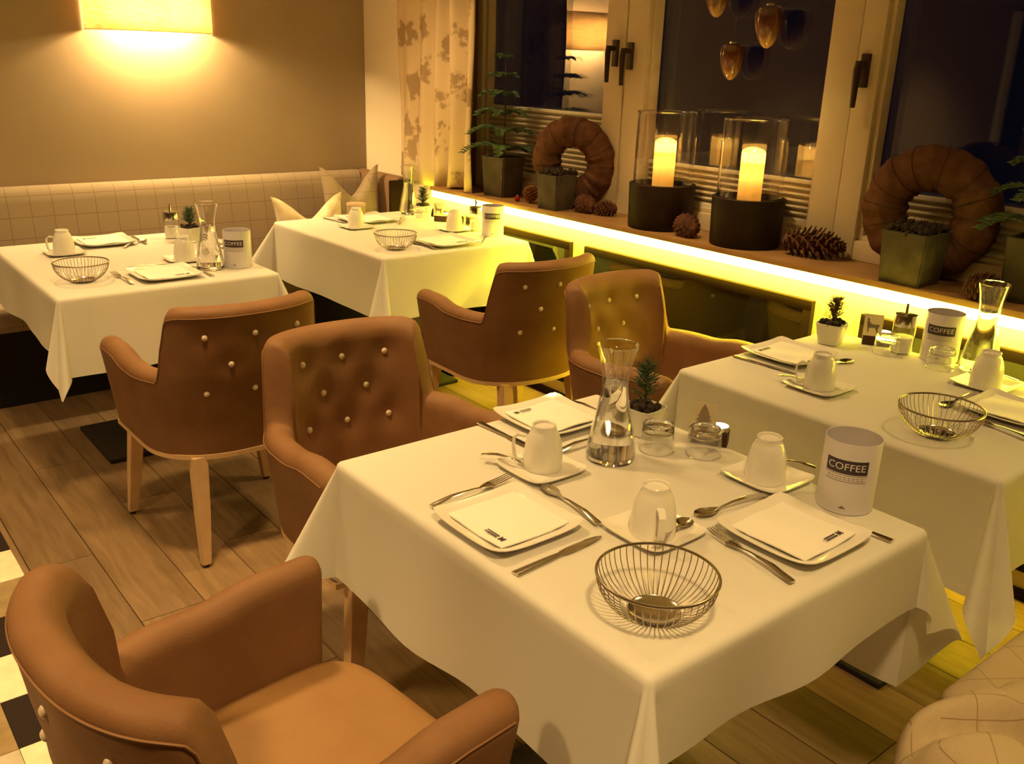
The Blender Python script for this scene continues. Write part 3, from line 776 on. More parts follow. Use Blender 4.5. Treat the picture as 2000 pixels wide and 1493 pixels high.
def plate(label, x_, y_, face, scale=1.0):
    """face = angle the diner looks to"""
    o = me_obj('plate', PLATE_ME, None, None, (x_, y_, ZC), face); o.scale = (scale, scale, 1); tag(o, 'square white plate ' + label, 'plate', GRP_P)
    nk = me_obj('napkin', NAPKIN_ME, None, None, (x_, y_, ZC+.0004), face+.02); nk.scale = (scale, scale, 1)
    tag(nk, 'folded white napkin on the plate ' + label, 'napkin', 'folded napkins on plates')
    pr = me_obj('print', PRINT_ME, None, nk); pr.location = (.036, -.058, .0142); pr.rotation_euler = (0, 0, PI); pr.scale = (1.35, 1.35, 1)
def cup_me():
    bm = bmesh.new()  # upside down: rim at the bottom
    prof = [(.0395, 0), (.0405, .001), (.0405, .014), (.0398, .032), (.0372, .052), (.0330, .068), (.0278, .0795), (.0245, .0845), (.0250, .0925), (.0236, .0940), (.0212, .0925), (.0205, .0885), (0, .0878)]
    inn = [(0, .080), (.022, .079), (.029, .070), (.034, .055), (.0368, .033), (.038, .012), (.0385, .001), (.0395, 0)]
    lathe(bm, inn+prof[1:], 40); return bm_mesh(bm, 'cup', True, .0001)
CUP_ME = cup_me(); CUP_ME.materials.append(M_PORC)
bm = bmesh.new()
path = [Vector((.037, 0, .064)), Vector((.052, 0, .066)), Vector((.062, 0, .058)), Vector((.063, 0, .040)), Vector((.060, 0, .020)), Vector((.055, 0, .008)), Vector((.040, 0, .012))]
G = []
for i, p in enumerate(path):
    d = (path[min(i+1, 6)]-path[max(i-1, 0)]).normalized(); nn = Vector((-d.z, 0, d.x))
    G.append([bm.verts.new(p+nn*a_+Vector((0, b_, 0))) for a_, b_ in ((.0022, .006), (.0022, -.006), (-.0022, -.006), (-.0022, .006))])
grid_faces(bm, G, True); bm.faces.new(G[0]); bm.faces.new(G[-1]); HANDLE_ME = bm_mesh(bm, 'handle'); HANDLE_ME.materials.append(M_PORC)
def cup_set(label, x_, y_, hang, cx=0, cyy=0, rz=0):
    s = me_obj('saucer', SAUCER_ME, None, None, (x_, y_, ZC), rz); tag(s, 'square white saucer ' + label, 'saucer', GRP_S)
    c_ = thing('coffee_cup', 'upside-down white coffee cup ' + label, 'cup', (x_+cx, y_+cyy, ZC+.0036), hang, GRP_C)
    me_obj('bowl', CUP_ME, None, c_); me_obj('handle', HANDLE_ME, None, c_)
# cutlery along local +x: handle end at x=0
def cutlery_me(kind, L):
    bm = bmesh.new()
    if kind == 'knife':
        st = [(0, .0085, .003), (.02, .0088, .003), (.40, .0068, .003), (.50, .0055, .0026), (.53, .0080, .0014), (.62, .0095, .0010), (.85, .0088, .0008), (.96, .0052, .0006), (1.0, .0008, .0005)]
    elif kind == 'spoon':
        st = [(0, .0070, .0018), (.03, .0078, .0018), (.25, .0060, .0017), (.50, .0034, .0017), (.66, .0030, .0016), (.72, .0075, .0014), (.78, .0135, .0012), (.86, .0165, .0012), (.94, .0135, .0012), (.985, .0065, .0012), (1.0, .0012, .0012)]
    else:
        st = [(0, .0070, .0018), (.03, .0078, .0018), (.25, .0060, .0017), (.50, .0036, .0017), (.60, .0036, .0016), (.67, .0090, .0013), (.72, .0115, .0012), (.76, .0118, .0011)]
    def zc(f_):
        if kind == 'knife': return .0032
        base = .006+.007*math.sin(PI*min(1, f_/.68))
        if kind == 'fork' and f_ > .6: base = .0095-.014*(f_-.6)*(1.0-f_)*4*1.2+.010*(f_-.6)
        if kind == 'spoon' and f_ > .66: base = .0065
        return max(.0025, base)
    G = []
    for f_, hw, ht in st:
        cup = .006*math.sin(PI*min(1, max(0, (f_-.66)/.34))) if kind == 'spoon' else 0
        row = []
        for k in range(7):
            v = -1+2*k/6; row.append(bm.verts.new((f_*L, v*hw, zc(f_)-cup*(1-v*v)+ht*.6*math.sqrt(max(0, 1-v*v*.9)))))
        for k in range(6, -1, -1):
            v = -1+2*k/6; row.append(bm.verts.new((f_*L, v*hw*.98, zc(f_)-cup*(1-v*v)-ht*.6*math.sqrt(max(0, 1-v*v*.9)))))
        G.append(row)
    grid_faces(bm, G, True); bm.faces.new(G[0]); bm.faces.new(G[-1])
    if kind == 'fork':
        for k in range(4):
            yy = -.0095+.00633*k
            tube(bm, [(L*f_, yy*(1-.06*(f_-.75)/.25), zc(f_)) for f_ in (.74, .80, .86, .93, 1.0)], [.0018, .0018, .0017, .0015, .0009], 6)
    me = bm_mesh(bm, kind, True, .00005); me.materials.append(M_STEEL); return me
CUT = {('knife', 1): cutlery_me('knife', .205), ('fork', 1): cutlery_me('fork', .195), ('spoon', 1): cutlery_me('spoon', .185), ('spoon', 0): cutlery_me('spoon', .135)}
def cut(kind, big, label, hx, hy, tx, ty, z=0.0, tilt=0.0):
    nm = {'knife': 'table_knife', 'fork': 'table_fork', 'spoon': 'dessert_spoon' if big else 'teaspoon'}[kind]
    o = me_obj(nm, CUT[(kind, big)], None, None, (hx, hy, ZC+z)); o.rotation_euler = (0, tilt, math.atan2(ty-hy, tx-hx))
    tag(o, label, kind if kind != 'spoon' or big else 'teaspoon', 'steel cutlery')

# carafe
def carafe(label, x_, y_, fill=.135):
    t = thing('carafe', label, 'carafe', (x_, y_, ZC), 0, 'glass water carafes')
    outer = [(.0520, .004), (.0525, .012), (.0505, .030), (.0430, .075), (.0340, .115), (.0285, .145), (.0270, .165), (.0290, .190), (.0345, .220), (.0420, .248), (.0425, .250)]
    bm = bmesh.new(); lathe(bm, outer, 40); lathe(bm, [(r_-.0022, z) for r_, z in outer[1:]]+[outer[-1]], 40); O('body', bm, M_GLASS, t)
    lathe_o('base', [(0, 0), (.046, 0), (.0505, .002), (.052, .006), (.0515, .0125), (0, .0125)], M_SOLIDGLASS, t, 40)
    bm = bmesh.new(); tube(bm, [(.0425*math.cos(2*PI*i/48), .0425*math.sin(2*PI*i/48), .250) for i in range(48)], .0013, 6, closed=True); O('rim', bm, M_SOLIDGLASS, t)
    prof = [(0, .0135)]
    def rad(z):
        for (r0, z0), (r1, z1) in zip(outer, outer[1:]):
            if z0 <= z <= z1: return r0+(r1-r0)*(z-z0)/(z1-z0)
        return outer[0][0]
    for i in range(15):
        z = .0135+(fill-.0135)*i/14; prof.append((rad(z)-.0026, z))
    prof.append((0, fill)); lathe_o('water', prof, M_WATER, t, 40)
def tumbler(label, x_, y_, h=.062, r_=.037):
    t = thing('tumbler', label, 'glass', (x_, y_, ZC), 0, 'upturned glass tumblers')
    bm = bmesh.new(); lathe(bm, [(r_, .0005), (r_*1.0, h*.3), (r_*.95, h*.8), (r_*.93, h-.004)], 36); lathe(bm, [(r_-.002, .0005), (r_*.95-.002, h*.7)], 36); O('wall', bm, M_GLASS, t)
    lathe_o('base', [(0, h*.74), (r_*.80, h*.74), (r_*.93, h*.70), (r_*.945, h*.80), (r_*.93, h-.003), (r_*.86, h), (r_*.78, h-.002), (r_*.70, h-.005), (0, h-.006)], M_SOLIDGLASS, t, 36)
    bm = bmesh.new(); tube(bm, [(r_*math.cos(2*PI*i/40), r_*math.sin(2*PI*i/40), .0016) for i in range(40)], .0013, 6, closed=True); O('rim', bm, M_SOLIDGLASS, t)
# wire bowl
def wire_bowl(label, x_, y_, sc_=1.0):
    t = thing('wire_bowl', label, 'bowl', (x_, y_, ZC), 0, 'steel wire bread bowls')
    R0, R1, H = .034*sc_, .092*sc_, .066*sc_
    def pr(f_): return R0+(R1-R0)*math.sin(f_*PI/2*.98)**.95, .004+H*f_**1.5
    bm = bmesh.new(); tube(bm, [(R1*math.cos(2*PI*i/64), R1*math.sin(2*PI*i/64), H+.004) for i in range(64)], .0024, 8, closed=True); O('rim', bm, M_WIRE, t)
    lathe_o('base_dish', [(0, .0035), (R0*.8, .0035), (R0*1.15, .007), (R0*1.2, .0085), (R0*1.18, .0075), (R0*1.05, .003), (R0*.9, 0), (0, 0)], M_STEEL, t, 36)
    b1 = bmesh.new(); tube(b1, [(pr(i/8)[0], 0, pr(i/8)[1]) for i in range(9)], .00085, 4); wm = bm_mesh(b1, 'wire'); wm.materials.append(M_WIRE)
    for k in range(48):
        o = me_obj('wire', wm, None, t); o.rotation_euler = (0, 0, 2*PI*k/48)
# coffee tin
def tin(label, x_, y_, ang, h=.142, r_=.052):
    t = thing('coffee_tin', label, 'tin', (x_, y_, ZC), ang, 'white coffee tins')
    lathe_o('body', [(0, 0), (r_-.002, 0), (r_, .0015), (r_, h-.001), (r_-.0006, h), (r_-.0016, h-.001), (r_-.0018, .006), (0, .006)], M_TIN, t, 56)
    def wrap(me, rad, zoff):
        for v in me.vertices:
            a_ = v.co.x/rad; z = v.co.y+zoff; e = rad+v.co.z
            v.co = (e*math.cos(a_), e*math.sin(a_), z)
    def patch(name, w_, z0, z1, e, mt, parent):
        bm = bmesh.new(); n = 20
        G = [[bm.verts.new(((r_+ee)*math.cos(a_), (r_+ee)*math.sin(a_), z)) for a_ in [(-w_/2+w_*i/n)/r_ for i in range(n+1)]] for ee, z in ((-.001, z0), (e, z0), (e, z1), (-.001, z1))]
        grid_faces(bm, G); return O(name, bm, mt, parent)
    lb = patch('banner', .080, h*.585, h*.775, .0005, M_LABEL, t)
    me = text_mesh('COFFEE', .0185)
    xs = [v.co.x for v in me.vertices]; sx = .070/(max(xs)-min(xs))
    for v in me.vertices: v.co.x *= sx; v.co.y *= 1.05
    # slice wide glyphs finely enough to bend: subdivide
    bm = bmesh.new(); bm.from_mesh(me); bmesh.ops.triangulate(bm, faces=bm.faces)
    bmesh.ops.subdivide_edges(bm, edges=bm.edges, cuts=2, use_grid_fill=True); bm.to_mesh(me); bm.free()
    for v in me.vertices: v.co.z = .0009
    wrap(me, r_, h*.68); me_obj('lettering', me, M_LETTER, lb)
    pt = patch('text_box', .080, h*.475, h*.565, .0003, M_TIN, t)
    for z0 in (.474, .5645): patch('rule', .080, h*z0, h*z0+.0007, .0006, M_INK2, pt)
    for zz in (.500, .530):
        for k in range(9): patch('text_stroke', .0052, h*zz, h*zz+.0011, .0006, M_INK2, pt).rotation_euler = (0, 0, (-.031+k*.0077)/r_)
    mk = patch('maker_mark', .012, .013, .0155, .0005, M_INK2, t); mk.rotation_euler = (0, 0, .05)
    patch('mark_stroke', .004, .0155, .018, .0005, M_INK2, mk)
# pots
def sprig(bm, base, h, spread, n, rr):
    for k in range(n):
        a_ = rr.uniform(0, 2*PI); z = h*rr.uniform(.05, .92); ln = spread*(1-.55*z/h)*rr.uniform(.6, 1.1)
        p0 = Vector(base)+Vector((0, 0, z)); d = Vector((math.cos(a_), math.sin(a_), rr.uniform(.3, 1.1))).normalized()
        tube(bm, [p0, p0+d*ln], [.0011, .0004], 3, caps=False)
        for q in range(5):
            pp = p0+d*ln*(.25+.18*q); a2 = rr.uniform(0, 2*PI); dd = (d+Vector((math.cos(a2), math.sin(a2), .2))*.9).normalized()
            tube(bm, [pp, pp+dd*.012], [.0010, .0003], 3, caps=False)
def table_plant(label, x_, y_, square, ang, ph, seed, mt_pot=M_PORC, dark=M_GREEN):
    rr = random.Random(seed); t = thing('potted_sprig', label, 'plant', (x_, y_, ZC), ang, 'small table plants')
    H = .066
    bm = bmesh.new()
    G = []
    for s_, z in ((.026, 0), (.030, .002), (.041, H-.001), (.0415, H), (.039, H), (.038, H-.01)):
        row = []
        for i in range(40):
            th = 2*PI*i/40; c_, q_ = math.cos(th), math.sin(th); r2 = 1/((abs(c_)**square+abs(q_)**square)**(1/square)); row.append(bm.verts.new((c_*r2*s_, q_*r2*s_, z)))
        G.append(row)
    grid_faces(bm, G, True); bm.faces.new(G[0]); bm.faces.new(G[-1]); O('pot', bm, mt_pot, t)
    bm = bmesh.new()
    for k in range(55):
        a_, q_ = rr.uniform(0, 2*PI), .034*math.sqrt(rr.random()); bmesh.ops.create_icosphere(bm, subdivisions=1, radius=rr.uniform(.005, .010), matrix=Matrix.Translation((q_*math.cos(a_), q_*math.sin(a_), H-.004+rr.uniform(0, .010))))
    O('moss', bm, M_MOSS, t)
    bm = bmesh.new(); tube(bm, [(0, 0, H-.01), (.004, .002, H+ph*.6), (.003, 0, H+ph)], [.0022, .0016, .0008], 5); O('stem', bm, M_BARK, t)
    bm = bmesh.new(); sprig(bm, (.002, 0, H+.004), ph, .042, 110, rr); O('foliage', bm, dark, t, smooth=False)
TREE = [(-.002, 0), (.002, 0), (.002, .006), (.014, .005), (.008, .014), (.0125, .0135), (.007, .022), (.0105, .0215), (.0055, .030), (.008, .0295), (.004, .037), (.0055, .0365), (0, .048),
        (-.0055, .0365), (-.004, .037), (-.008, .0295), (-.0055, .030), (-.0105, .0215), (-.007, .022), (-.0125, .0135), (-.008, .014), (-.014, .005), (-.002, .006)]
DEER = [(-.010, 0), (-.008, 0), (-.0078, .013), (.004, .0135), (.0085, 0), (.0102, 0), (.0098, .012), (.0125, .020), (.011, .024), (.004, .0225), (-.004, .024), (-.0088, .031), (-.0080, .037), (-.0115, .039), (-.0135, .036),
        (-.0115, .034), (-.0125, .026), (-.0115, .018)]
def card_holder(label, x_, y_, ang, shape, what):
    t = thing('card_holder', label, 'card holder', (x_, y_, ZC), ang, 'wooden card holders with tealight')
    B('block', -.040, .040, -.021, .021, 0, .030, M_WALNUT, t, .0015)
    cd = B('card', -.042, .012, -.0203, -.0195, .022, .098, M_CARD, t)
    bm = bmesh.new(); poly(bm, [(p*1.45, q*1.15) for p, q in shape], 0, .0003)
    pm_ = bm_mesh(bm, 'silhouette', False); o = me_obj(what, pm_, M_INK3 if what == 'fir_tree_print' else M_INK2, cd); o.rotation_euler = (PI/2, 0, 0); o.location = (-.015, -.0205, .040)
    tl = lathe_o('tealight_cup', [(0, .030), (.0185, .030), (.0190, .031), (.0190, .0435), (.0183, .0435), (.0183, .040), (0, .040)], M_SILVER, t, 28, (.020, -.001, 0))
    lathe_o('tealight_wax', [(0, .0395), (.0182, .0395), (.0182, .0405), (.004, .042), (0, .042)], emis('tealight_wax', (1, .85, .50), 2.6), t, 24, (.020, -.001, 0))
def sugar(label, x_, y_, ang):
    t = thing('sugar_dispenser', label, 'sugar dispenser', (x_, y_, ZC), ang, 'sugar dispensers')
    h = .082; r_ = .032
    bm = bmesh.new(); lathe(bm, [(0, 0), (r_, .001), (r_, h), (r_*.9, h+.004)], 32); O('jar', bm, M_GLASS, t)
    lathe_o('sugar', [(0, .004), (r_-.003, .004), (r_-.003, .050), (0, .053)], M_SUGAR, t, 28)
    lathe_o('cap', [(r_*.97, h), (r_*1.02, h+.001), (r_*1.02, h+.034), (r_*.99, h+.036), (r_*.8, h+.037), (0, h+.037)], M_STEEL, t, 32)
    bm = bmesh.new(); tube(bm, [(0, 0, h+.034), (0, .001, h+.052), (.004, .003, h+.066)], [.0052, .0048, .0044], 10); O('spout', bm, M_STEEL, t)

# ---- foreground table (T1)
plate('at the left edge of the foreground table', .937, 1.150, 0-PI/2)
plate('at the back of the foreground table beside the carafe', 1.335, 1.492, PI)
plate('at the front right edge of the foreground table', 1.326, .822, 0)
cup_set('left of the carafe on the foreground table', 1.140, 1.297, math.radians(128), .008, .004)
cup_set('behind the wire bowl in the foreground', 1.132, .978, math.radians(-125), -.006, -.004)
cup_set('beside the white tin on the foreground table', 1.490, 1.000, math.radians(38), -.010, -.002)
cut('knife', 1, 'steel knife in front of the left plate on the foreground table', .839, 1.007, 1.044, 1.018)
cut('fork', 1, 'steel fork behind the left plate on the foreground table', .860, 1.279, 1.047, 1.291)
cut('spoon', 1, 'steel spoon right of the left plate on the foreground table', 1.066, 1.050, 1.090, 1.233)
cut('spoon', 0, 'teaspoon resting on the saucer left of the carafe', 1.066, 1.400, 1.130, 1.282, .011, .03)
cut('spoon', 0, 'teaspoon leaning on the saucer behind the foreground wire bowl', 1.078, .922, 1.208, .961, .011, .03)
cut('spoon', 0, 'teaspoon on the saucer beside the white tin', 1.588, .953, 1.535, 1.060, .011, .03)
cut('knife', 1, 'steel knife left of the back plate on the foreground table', 1.186, 1.570, 1.193, 1.365)
cut('fork', 1, 'steel fork right of the back plate on the foreground table', 1.452, 1.560, 1.456, 1.365)
cut('spoon', 1, 'steel spoon between the back plate and the carafe', 1.230, 1.338, 1.40, 1.346)
cut('spoon', 1, 'steel spoon above the right plate on the foreground table', 1.420, .948, 1.247, .970)
cut('fork', 1, 'steel fork left of the right plate on the foreground table', 1.186, .722, 1.214, .920)
cut('knife', 1, 'steel knife between the right plate and the white tin', 1.454, .703, 1.437, .910)
carafe('tall glass carafe of water on the foreground table', 1.300, 1.259, .168)
table_plant('conifer sprig in a white square pot behind the foreground tumblers', 1.458, 1.318, 6, .1, .105, 21)
tumbler('upturned glass tumbler next to the carafe on the foreground table', 1.413, 1.232)
tumbler('upturned glass tumbler before the tree card on the foreground table', 1.480, 1.158)
card_holder('dark wooden tealight block holding a fir tree card on the foreground table', 1.545, 1.195, math.radians(-58), TREE, 'fir_tree_print')
tin('white tin with a dark COFFEE banner on the foreground table', 1.520, .842, math.radians(-157))
wire_bowl('steel wire bowl at the front corner of the foreground table', .942, .797)
# ---- near right table (T3)
plate('at the back edge of the near right table', 2.245, 1.487, PI, 1.02)
plate('at the right image edge on the near right table', 2.315, .880, 0)
cup_set('on the left side of the near right table', 2.073, 1.270, math.radians(128))
cup_set('below the carafe on the near right table', 2.475, 1.025, math.radians(20))
cut('knife', 1, 'steel knife left of the back plate on the near right table', 2.105, 1.575, 2.120, 1.370)
cut('spoon', 0, 'teaspoon on the left saucer of the near right table', 2.030, 1.368, 2.064, 1.240, .011, .03)
cut('spoon', 1, 'steel spoon before the back plate of the near right table', 2.180, 1.378, 2.345, 1.358)
cut('spoon', 1, 'steel spoon behind the wire bowl on the near right table', 2.390, 1.000, 2.210, 1.006)
cut('fork', 1, 'steel fork right of the wire bowl on the near right table', 2.150, .745, 2.192, .925)
cut('knife', 1, 'steel knife at the right image edge on the near right table', 2.455, .760, 2.450, .96)
cut('spoon', 0, 'teaspoon on the saucer below the right carafe', 2.545, .972, 2.535, 1.10, .011, .03)
table_plant('dark mossy sprig in a white pot on the near right table', 2.470, 1.500, 6, .2, .075, 22, M_PORC, mat('dry_sprig', (.10, .05, .02), .8))
card_holder('wooden tealight block with a deer card on the near right table', 2.585, 1.415, math.radians(-58), DEER, 'deer_print')
sugar('glass sugar dispenser with steel spout on the near right table', 2.572, 1.325, 0)
tumbler('upturned tumbler in front of the sugar dispenser on the near right table', 2.525, 1.345, .055)
tumbler('upturned tumbler in front of the tin on the near right table', 2.525, 1.178, .058)
tin('white COFFEE tin on the near right table by the window', 2.605, 1.225, math.radians(-161))
carafe('glass water carafe standing against the window light at right', 2.600, 1.105, .172)
wire_bowl('steel wire bowl on the left of the near right table', 2.020, .921)
# ---- far left table (T2)
plate('at the back of the far left table', 1.10, 4.135, PI, 1.1)
plate('at the front edge of the far left table', 1.105, 3.40, 0, 1.1)
cup_set('at the left on the far left table', .905, 3.985, math.radians(150))
cup_set('in front of the plant on the far left table', 1.262, 3.63, math.radians(10))
wire_bowl('steel wire bowl at the left corner of the far left table', .834, 3.459)
cut('fork', 1, 'steel fork left of the front plate on the far left table', .962, 3.320, .952, 3.515)
cut('spoon', 1, 'steel spoon behind the front plate on the far left table', 1.018, 3.575, 1.19, 3.56)
cut('knife', 1, 'steel knife right of the front plate on the far left table', 1.245, 3.300, 1.245, 3.50)
cut('spoon', 1, 'steel spoon right of the back plate on the far left table', 1.134, 3.985, 1.255, 4.10)
cut('knife', 1, 'steel knife at the back right of the far left table', 1.245, 4.225, 1.24, 4.02)
sugar('glass sugar dispenser with steel spout on the far left table', 1.386, 4.119, .5)
table_plant('small green sprig in a white pot on the far left table', 1.420, 3.99, 6, .3, .075, 23)
carafe('glass water carafe on the far left table', 1.293, 3.44, .165)
tin('white COFFEE tin at the right corner of the far left table', 1.398, 3.425, math.radians(-131))
tumbler('upturned tumbler behind the carafe on the far left table', 1.40, 3.62, .07, .035)
# ---- far corner table (T4)
plate('at the back left of the far corner table', 2.37, 4.12, PI, 1.25)
plate('at the front edge of the far corner table', 2.37, 3.42, 0, 1.2)
cup_set('at the left of the far corner table', 2.222, 3.962, math.radians(70))
cup_set('at the right of the far corner table', 2.600, 3.675, math.radians(0))
wire_bowl('steel wire bowl at the front corner of the far corner table', 2.106, 3.414)
cut('knife', 1, 'steel knife at the back left of the far corner table', 2.212, 4.275, 2.238, 4.06)
cut('fork', 1, 'steel fork right of the back plate on the far corner table', 2.44, 3.93, 2.58, 4.10)
cut('spoon', 1, 'steel spoon left of the front plate on the far corner table', 2.244, 3.31, 2.245, 3.49)
cut('knife', 1, 'steel knife right of the front plate on the far corner table', 2.515, 3.345, 2.64, 3.47)
carafe('glass water carafe below the curtain on the far corner table', 2.675, 4.20, .165)
table_plant('dark sprig in a white pot on the far corner table', 2.672, 4.06, 6, .2, .085, 24, M_PORC, mat('dark_sprig', (.03, .035, .015), .8))
tumbler('upturned tumbler before the dark sprig on the far corner table', 2.61, 3.985, .063)
card_holder('wooden tealight block with a deer card on the far corner table', 2.70, 3.92, math.radians(-55), DEER, 'deer_print')
sugar('glass sugar dispenser with steel spout on the far corner table', 2.69, 3.62, 1.0)
tin('white COFFEE tin on the far corner table before the yellow light', 2.685, 3.48, math.radians(-131))
def canister():
    t = thing('beige_canister', 'small beige canister at the back of the far corner table', 'canister', (2.40, 4.275, ZC))
    lathe_o('body', [(0, 0), (.046, 0), (.048, .003), (.048, .052), (0, .053)], mat('beige_paint', (.40, .27, .18), .8), t, 36)
    lathe_o('lid', [(0, .052), (.050, .052), (.051, .055), (.051, .064), (.049, .067), (0, .068)], mat('beige_lid', (.46, .33, .22), .8), t, 36)
canister()

# ================================================================ SILL DECORATION
ZS = .9055
def cone_mesh(L, R, seed, n=95):
    rr = random.Random(seed); bm = bmesh.new()
    lathe(bm, [(0, 0), (R*.45, L*.06), (R*.55, L*.4), (R*.35, L*.8), (0, L)], 12)
    for k in range(n):
        f_ = (k+.5)/n; a_ = k*2.39996; z = L*(.03+.94*f_); r0 = R*.45*math.sin(PI*min(.93, f_*.85+.12)); ln = R*(.72*math.sin(PI*min(.95, f_*.8+.16))+.12)
        up_ = .25+1.0*f_
        d = Vector((math.cos(a_), math.sin(a_), up_)).normalized(); tt = Vector((-math.sin(a_), math.cos(a_), 0)); nn = d.cross(tt)
        p = Vector((r0*math.cos(a_), r0*math.sin(a_), z)); w0, w1 = R*.10, R*.20
        q = [p-tt*w0, p+tt*w0, p+d*ln*.75+tt*w1, p+d*ln-nn*.003, p+d*ln*.75-tt*w1]
        va = [bm.verts.new(v) for v in q]; vb = [bm.verts.new(v+nn*.0028) for v in q]
        bm.faces.new(va[::-1]); bm.faces.new(vb)
        for i in range(5): bm.faces.new((va[i], va[(i+1) % 5], vb[(i+1) % 5], vb[i]))
    return bm_mesh(bm, 'pine_cone', False)
def pine_cone(label, x_, y_, L, R, ang, seed, tilt=PI/2, mt=M_CONE):
    t = me_obj('pine_cone', cone_mesh(L, R, seed), mt, None); t.rotation_euler = (0, tilt, ang)
    t.location = (x_, y_, ZS+R*.86 if tilt > .8 else ZS+.004); tag(t, label, 'pine cone', 'pine cones on the window sill')
def cement_pot(name, label, x_, y_, w_, h, ang=0):
    t = thing(name, label, 'planter', (x_, y_, ZS), ang)
    bm = bmesh.new(); G = []
    for s_, z in ((.86, 0), (.88, .004), (1.0, h-.004), (1.0, h), (.86, h), (.84, h-.03)):
        q = w_/2*s_; G.append([bm.verts.new(p) for p in ((-q, -q, z), (q, -q, z), (q, q, z), (-q, q, z))])
    grid_faces(bm, G, True); bm.faces.new(G[0]); bm.faces.new(G[-1])
    bmesh.ops.bevel(bm, geom=[e for e in bm.edges if abs(e.verts[0].co.z-e.verts[1].co.z) > .05], offset=.006, segments=2, affect='EDGES')
    O('pot', bm, M_CEMENT, t); return t
def moss_top(t, w_, h, seed, n=110, rad=(.008, .016)):
    rr = random.Random(seed); bm = bmesh.new()
    for k in range(n):
        bmesh.ops.create_icosphere(bm, subdivisions=1, radius=rr.uniform(*rad), matrix=Matrix.Translation((rr.uniform(-1, 1)*w_*.44, rr.uniform(-1, 1)*w_*.44, h-.006+rr.uniform(0, .022))))
    for k in range(60):
        p = Vector((rr.uniform(-1, 1)*w_*.45, rr.uniform(-1, 1)*w_*.45, h)); d = Vector((rr.uniform(-.6, .6), rr.uniform(-.6, .6), 1)).normalized()
        tube(bm, [p, p+d*rr.uniform(.02, .04)], [.003, .001], 4)
    O('moss', bm, M_MOSS, t)
def norfolk(t, h, H, seed, tiers, rmax):
    rr = random.Random(seed)
    bm = bmesh.new(); tube(bm, [(0, 0, h-.02), (.004, 0, h+H*.5), (0, .002, h+H)], [.005, .0035, .0012], 6); O('trunk', bm, M_BARK, t)
    for k in range(tiers):
        f_ = k/(tiers-1); z = h+.03+(H-.035)*f_; R0 = rmax*(1-.72*f_); bm = bmesh.new(); a0 = rr.uniform(0, 6)
        for j in range(6 if f_ < .8 else 5):
            a_ = a0+j*PI/3+rr.uniform(-.15, .15); R = R0*(1-.55*max(0, math.cos(a_))); d = Vector((math.cos(a_), math.sin(a_), 0)); sd = Vector((-d.y, d.x, 0))
            pts = [Vector((0, 0, z))+d*R*q+Vector((0, 0, R*(.20*math.sin(q*2.6)-.16*q*q))) for q in (0, .25, .5, .75, 1)]
            tube(bm, pts, [.003, .0026, .0022, .0018, .001], 4)
            for q in range(16):
                u = .12+.88*q/16; i = min(3, int(u*4)); w_ = u*4-i; p = pts[i].lerp(pts[i+1], w_)
                for s_ in (-1, 1):
                    e = p+sd*s_*R*.24*(1-.6*u)+d*R*.12+Vector((0, 0, rr.uniform(-.004, .010)))
                    tube(bm, [p, p.lerp(e, .5)+Vector((0, 0, .002)), e], [.0030, .0034, .0012], 4)
        O('branch_tier', bm, M_GREEN, t, smooth=False)
def wreath(label, x_, y_, R, r_, ang, lean_, seed):
    bm = bmesh.new(); n, k = 96, 20; G = []; rr = random.Random(seed); ph = [rr.uniform(0, 6) for _ in range(6)]
    for i in range(n):
        a_ = 2*PI*i/n; bul = 1+.04*math.sin(9*a_+ph[0])+.035*math.sin(17*a_+ph[1])-.05*max(0, math.cos(14*a_+ph[2]))**8
        row = []
        for j in range(k):
            b_ = 2*PI*j/k; q = r_*bul*(1+.03*math.sin(5*b_+3*a_+ph[3])); row.append(bm.verts.new(((R+q*math.cos(b_))*math.cos(a_), q*math.sin(b_)*.82, (R+q*math.cos(b_))*math.sin(a_))))
        G.append(row)
    G.append(G[0]); grid_faces(bm, G, True)
    t = thing('felt_wreath', label, 'wreath', (x_, y_, ZS), ang, 'brown felt wreaths')
    z0 = R+r_*1.0
    o = O('ring', bm, M_FELT, t); o.location = (0, 0, z0*math.cos(lean_)); o.rotation_euler = (lean_, 0, 0)
    for q in range(14):
        a_ = 2*PI*q/14+rr.uniform(-.12, .12); bm = bmesh.new(); tl = rr.uniform(-.25, .25)
        tube(bm, [((R+r_*1.035*math.cos(2*PI*j/20))*math.cos(a_+tl*math.sin(2*PI*j/20)*.3), r_*1.03*math.sin(2*PI*j/20)*.84, (R+r_*1.035*math.cos(2*PI*j/20))*math.sin(a_+tl*math.sin(2*PI*j/20)*.3)) for j in range(20)], .0012, 4, closed=True)
        w_ = O('binding_thread', bm, M_MOSS, o)
